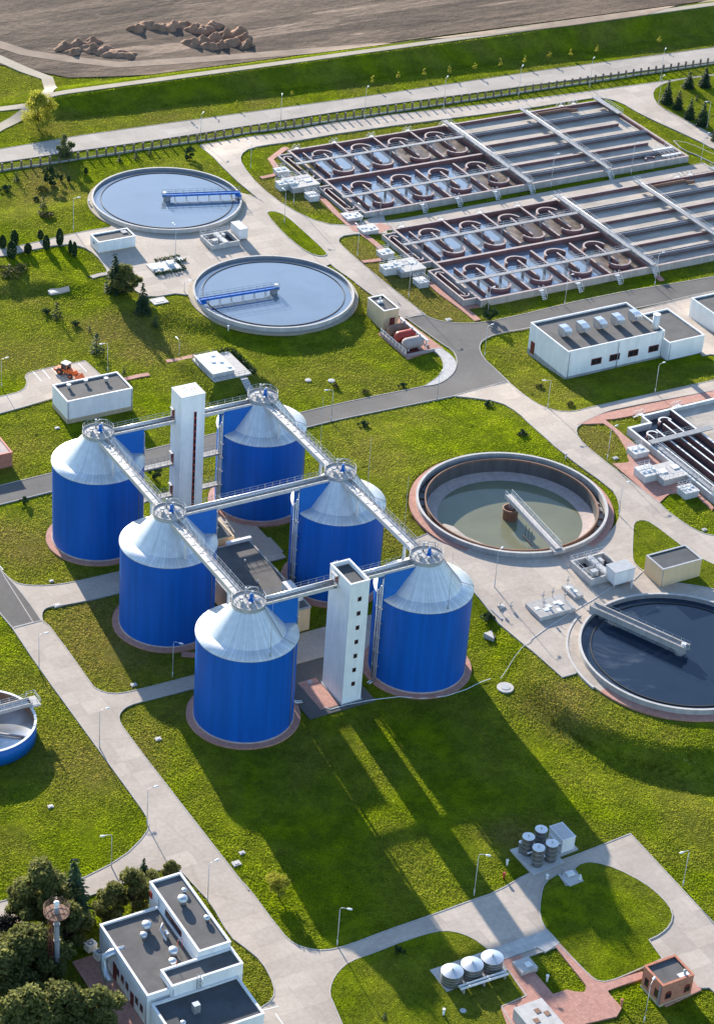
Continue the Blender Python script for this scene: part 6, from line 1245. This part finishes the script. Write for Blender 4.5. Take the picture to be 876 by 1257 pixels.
def hose(label, pts, r=.09):
    P = [at(*q) for q in pts]; Q = []
    for i in range(len(P)-1):
        for k in range(6): q = P[i].lerp(P[i+1], k/6); q.z = Hs(q.x, q.y)+.1; Q.append(q)
    o = MB().tube(Q, r, 6).build('hose', 'hose_white', None); tag(o, label, 'hose')
hose('long white hose from the plaza tank down the bank past the right front silo', [(803, 697), (790, 700), (778, 712), (752, 720), (730, 735), (700, 753), (670, 772), (646, 790), (632, 806), (622, 822), (612, 836)], .045)
hose('white hose curling along the foot of the right front silo to the tower', [(602, 834), (590, 838), (572, 847), (548, 855), (520, 858), (490, 856), (455, 860), (425, 866), (405, 872), (396, 868)], .065)
for px, py, lb, mt in ((578, 1212, 'white', 'x'),): pass
def post(label, px, py, h, mt, cat='marker post'):
    p = at(px, py); t = thing('marker_post', label, cat, p, 0, 'low service posts'); MB().cyl((0, 0, -.2), .16, h, 8).build('shaft', mt, t); MB().cyl((0, 0, h-.2), .24, .3, 8).build('cap', mt, t)
for a in ((618, 1078, 1.0, 'red_paint', 'red hydrant beside the four vessels pad'), (622, 1062, .9, 'sheet_white', 'white post left of the four vessels pad'), (671, 1205, 1.1, 'sheet_white', 'white post on the small lawn in the brick yard'), (544, 1247, 1.2, 'sheet_white', 'white post beside the round cover at the bottom'), (762, 1236, 1.3, 'red_brick', 'red brick pillar in the brick yard'), (694, 563, 1.2, 'chamber_white', 'white cabinet at the lane above the drained tank'), (671, 1080, .9, 'sheet_white', 'white post at the tip of the oval lawn'), (280, 405, 1.0, 'sheet_white', 'white post on the meadow above the mound'), (774, 724, 1.4, 'chamber_white', 'white cabinet at the back rim of the dark water tank'), (109, 250, .9, 'sheet_white', 'white post near the farthest round tank'), (700, 727, 1.0, 'sheet_white', 'white post beside the plaza pit')):
    post(a[4], a[0], a[1], a[2], a[3])
# earth heaps in the field
R_ = random.Random(5); H0 = []
for (px, py, rx, ry, hz) in [(168, 36, 4.2, 3, 2.6), (182, 32, 3.6, 3, 2.4), (196, 34, 3.8, 3, 2.4), (210, 34, 4.2, 3.2, 3), (226, 32, 3.6, 3, 2.2), (238, 36, 4.4, 3, 2.8), (250, 38, 4, 3, 2.6), (262, 32, 3.6, 3, 2.4), (236, 54, 4.2, 3.4, 2.6), (250, 52, 4.4, 3, 2.8), (264, 48, 4.2, 3.2, 3), (278, 44, 4.6, 3.2, 3), (292, 40, 4.4, 3, 2.8), (300, 48, 4.2, 3, 2.6), (286, 54, 4.2, 3, 2.6), (272, 57, 4.2, 3, 2.4), (258, 58, 4, 3, 2.2), (302, 56, 4.2, 3, 2.4),
                              (80, 58, 4.8, 3.2, 2.2), (95, 55, 4.6, 3.4, 2.4), (110, 60, 5, 3.4, 2.2), (125, 62, 5, 3.2, 2.0), (140, 66, 5, 3.2, 1.8), (115, 50, 4, 3, 1.8), (90, 64, 4.4, 3, 1.8), (155, 68, 4.6, 3, 1.6)]:
    p = at(px, py); bm = bmesh.new(); bmesh.ops.create_icosphere(bm, subdivisions=3, radius=1); 
    for v in bm.verts:
        k = .8+.35*math.sin(3.1*v.co.x+px)*math.cos(2.7*v.co.y+py)+R_.uniform(-.05, .05); v.co = Vector((v.co.x*rx*.80*k*(1.05-.55*max(0, v.co.z)), v.co.y*ry*.9*k*(1.05-.55*max(0, v.co.z)), max(-.2, v.co.z)*hz*.8*k))
    me = bpy.data.meshes.new('earth_heap'); bm.to_mesh(me); bm.free(); me.polygons.foreach_set('use_smooth', [True]*len(me.polygons)); me.materials.append(MATS['earth_heap']); o = bpy.data.objects.new('earth_heap', me); COL.objects.link(o); o.location = p
    left = px < 160; H0.append((o, left, px, py))
L_ = sorted([h for h in H0 if h[1]], key=lambda h: h[2]); Rr = sorted([h for h in H0 if not h[1]], key=lambda h: h[2]); ordw = ['leftmost', 'second', 'third', 'fourth', 'fifth', 'sixth', 'seventh', 'eighth', 'ninth', 'tenth', 'eleventh', 'twelfth', 'thirteenth', 'fourteenth', 'fifteenth', 'sixteenth', 'seventeenth', 'rightmost']
for lst, nm in ((L_, 'left low cluster'), (Rr, 'right tall cluster')):
    for i, h in enumerate(lst): tag(h[0], '%s brown earth heap%s in the %s on the bare field' % (ordw[i] if i < len(lst)-1 else 'rightmost', ' from the left' if 0 < i < len(lst)-1 else '', nm), 'earth heap', 'earth heaps on the bare field')
# ------------------------------------------------------------------ sky, sun, camera
AZ, EL = rad(83.8), rad(17.8)
w = bpy.data.worlds.new('World'); scn.world = w; w.use_nodes = True; nt = w.node_tree; bg = nt.nodes['Background']
sky = nt.nodes.new('ShaderNodeTexSky'); sky.sky_type = 'NISHITA'; sky.sun_disc = False; sky.sun_elevation = EL; sky.sun_rotation = PI/2-AZ; sky.air_density = 1.0; sky.dust_density = 0.3; sky.ozone_density = 2.5
nt.links.new(sky.outputs['Color'], bg.inputs['Color']); bg.inputs['Strength'].default_value = 0.15
sun = bpy.data.lights.new('sun', 'SUN'); sun.energy = 5.0; sun.angle = rad(0.5); sun.color = (1.0, 0.90, 0.76); so = bpy.data.objects.new('sun', sun); COL.objects.link(so)
sd = Vector((math.cos(EL)*math.cos(AZ), math.cos(EL)*math.sin(AZ), math.sin(EL))); so.rotation_euler = sd.to_track_quat('Z', 'Y').to_euler(); so.location = (0, 60, 120)
cam = bpy.data.cameras.new('camera'); co = bpy.data.objects.new('camera', cam); COL.objects.link(co); scn.camera = co
M = Matrix((( CR[0], CU[0], -CF[0], CAMP[0]), (CR[1], CU[1], -CF[1], CAMP[1]), (CR[2], CU[2], -CF[2], CAMP[2]), (0, 0, 0, 1))); co.matrix_world = M
cam.sensor_fit = 'HORIZONTAL'; cam.sensor_width = 36; cam.lens = FPX/876*36; cam.shift_x = (438-PPX)/876; cam.shift_y = -(628.5-PPY)/876; cam.clip_start = 1; cam.clip_end = 12000
scn.view_settings.view_transform = 'Standard'; scn.view_settings.look = 'None'; scn.view_settings.gamma = 1; scn.view_settings.exposure = 1.25
scn.cycles.max_bounces = 5; scn.cycles.use_denoising = True
# ------------------------------------------------------------------ standing grass: blades and clumps over every lawn (uncountable)
def blades(n=1250000, seed=4):
    r = np.random.RandomState(seed)
    # more blades where the lawns are near
    px = r.uniform(-150, 1090, n); py = r.uniform(40, 1400, n)
    d = CF[None]+CR[None]*((px-PPX)/FPX)[:, None]-CU[None]*((py-PPY)/FPX)[:, None]
    t = -CAMP[2]/d[:, 2]; X = CAMP[0]+d[:, 0]*t; Y = CAMP[1]+d[:, 1]*t
    for _ in range(3):
        z = H(X, Y); t = (z-CAMP[2])/d[:, 2]; X = CAMP[0]+d[:, 0]*t; Y = CAMP[1]+d[:, 1]*t
    # a spill beyond the frame so that the lawn also holds from a step aside
    X = X+r.normal(0, .3, n); Y = Y+r.normal(0, .3, n)
    bad = np.zeros(n, bool)
    def grow(P, k):
        a = np.array(P); c = a.mean(0); return P
    for P in EXCL:
        a = np.array(P); lo = a.min(0)-.1; hi = a.max(0)+.1; s = (X > lo[0]) & (X < hi[0]) & (Y > lo[1]) & (Y < hi[1])
        if s.any(): i = np.nonzero(s)[0]; bad[i] |= inpoly(X[i], Y[i], P)
    isl = np.zeros(n, bool)
    for P in ALLOW:
        a = np.array(P); lo = a.min(0); hi = a.max(0); s = (X > lo[0]) & (X < hi[0]) & (Y > lo[1]) & (Y < hi[1])
        if s.any(): i = np.nonzero(s)[0]; isl[i] |= inpoly(X[i], Y[i], P)
    over = []
    for P in EXCL:   # slabs and brick paths lying on the islands
        if len(P) < 90 and abs(area2(P))/2 < 420: over.append(P)
    bad &= ~isl
    for P in over:
        a = np.array(P); lo = a.min(0); hi = a.max(0); s = (X > lo[0]) & (X < hi[0]) & (Y > lo[1]) & (Y < hi[1])
        if s.any(): i = np.nonzero(s)[0]; bad[i] |= inpoly(X[i], Y[i], P)
    for c, R in ((T1, 19.4), (T2, 19.4), (T3, 20.5), (T4, 20.3), ((-42.1, 12.4), 8.8)): bad |= np.hypot(X-c[0], Y-c[1]) < R
    for i in range(3):
        for j in range(2): c = SIL(i, j); bad |= np.hypot(X-c[0], Y-c[1]) < 10.1
    for x0, x1, y0, y1 in ((113.5, 216.5, 164.5, 208), (114.5, 217.5, 113.2, 156.5), (112, 190, 0, 53.4), (116.8, 152.2, 74.8, 92), (48.8, 58.6, 169.7, 174.8), (11.8, 26.8, 102.4, 110.5), (92.4, 96.7, 113, 120.6), (86.1, 95.4, -.4, 5.3), (160.8, 178.2, 75.8, 92.2), (-13, -4.4, 91.3, 98.2),
                           (45.6, 56.2, 103, 115), (-46.6, -31.3, -70, -40.3), (23, 29, -88.4, -83.3), (2, 7, -90.7, -81), (22, 32.3, -56, -49.3), (90.8, 98.5, 100, 112), (10.4, 22.4, 17.3, 50.5), (16.2, 20.6, -5, 2.8), (15, 20.5, 57, 62), (10.7, 13.5, 7, 12.4)):
        bad |= (X > x0) & (X < x1) & (Y > y0) & (Y < y1)
    k = ~bad; X, Y, isl = X[k], Y[k], isl[k]; n = len(X)
    Z = H(X, Y)+np.where(isl, .11, -.12)
    a = r.uniform(0, 2*PI, n); w = r.uniform(.06, .17, n); h = r.uniform(.03, .09, n)*np.where(isl, .8, 1.0); tilt = r.normal(0, .05, n); ta = r.uniform(0, 2*PI, n)
    ca, sa = np.cos(a)*w, np.sin(a)*w; tx, ty = np.cos(ta)*tilt, np.sin(ta)*tilt
    f = r.uniform(.45, .8, n)
    V = np.empty((n, 4, 3)); V[:, 0] = np.stack([X-ca, Y-sa, Z], 1); V[:, 1] = np.stack([X+ca, Y+sa, Z], 1); V[:, 2] = np.stack([X+ca*f+tx, Y+sa*f+ty, Z+h], 1); V[:, 3] = np.stack([X-ca*f+tx, Y-sa*f+ty, Z+h*r.uniform(.6, 1, n)], 1)
    me = bpy.data.meshes.new('standing_grass'); me.vertices.add(4*n); me.vertices.foreach_set('co', V.ravel().astype(np.float32)); me.loops.add(4*n); me.loops.foreach_set('vertex_index', np.arange(4*n, dtype=np.int32)); me.polygons.add(n); me.polygons.foreach_set('loop_start', np.arange(0, 4*n, 4, dtype=np.int32))
    D = np.zeros(n)
    for qx, qy, rr, v in DRY:
        p = at(qx, qy); D += v*np.exp(-(((X-p.x)**2+(Y-p.y)**2)/(rr*rr*.9)))
    D = np.clip(D*r.uniform(.6, 1.2, n), 0, 1)
    at_ = me.attributes.new('dry', 'FLOAT', 'POINT'); at_.data.foreach_set('value', np.repeat(D, 4).astype(np.float32)); me.materials.append(MATS['grass_blades']); me.update(calc_edges=True); me.validate()
    o = bpy.data.objects.new('standing_grass', me); COL.objects.link(o); tag(o, 'short green and dry grass standing on all the lawns', 'grass', None, 'stuff')
    return n
print('blades', blades())
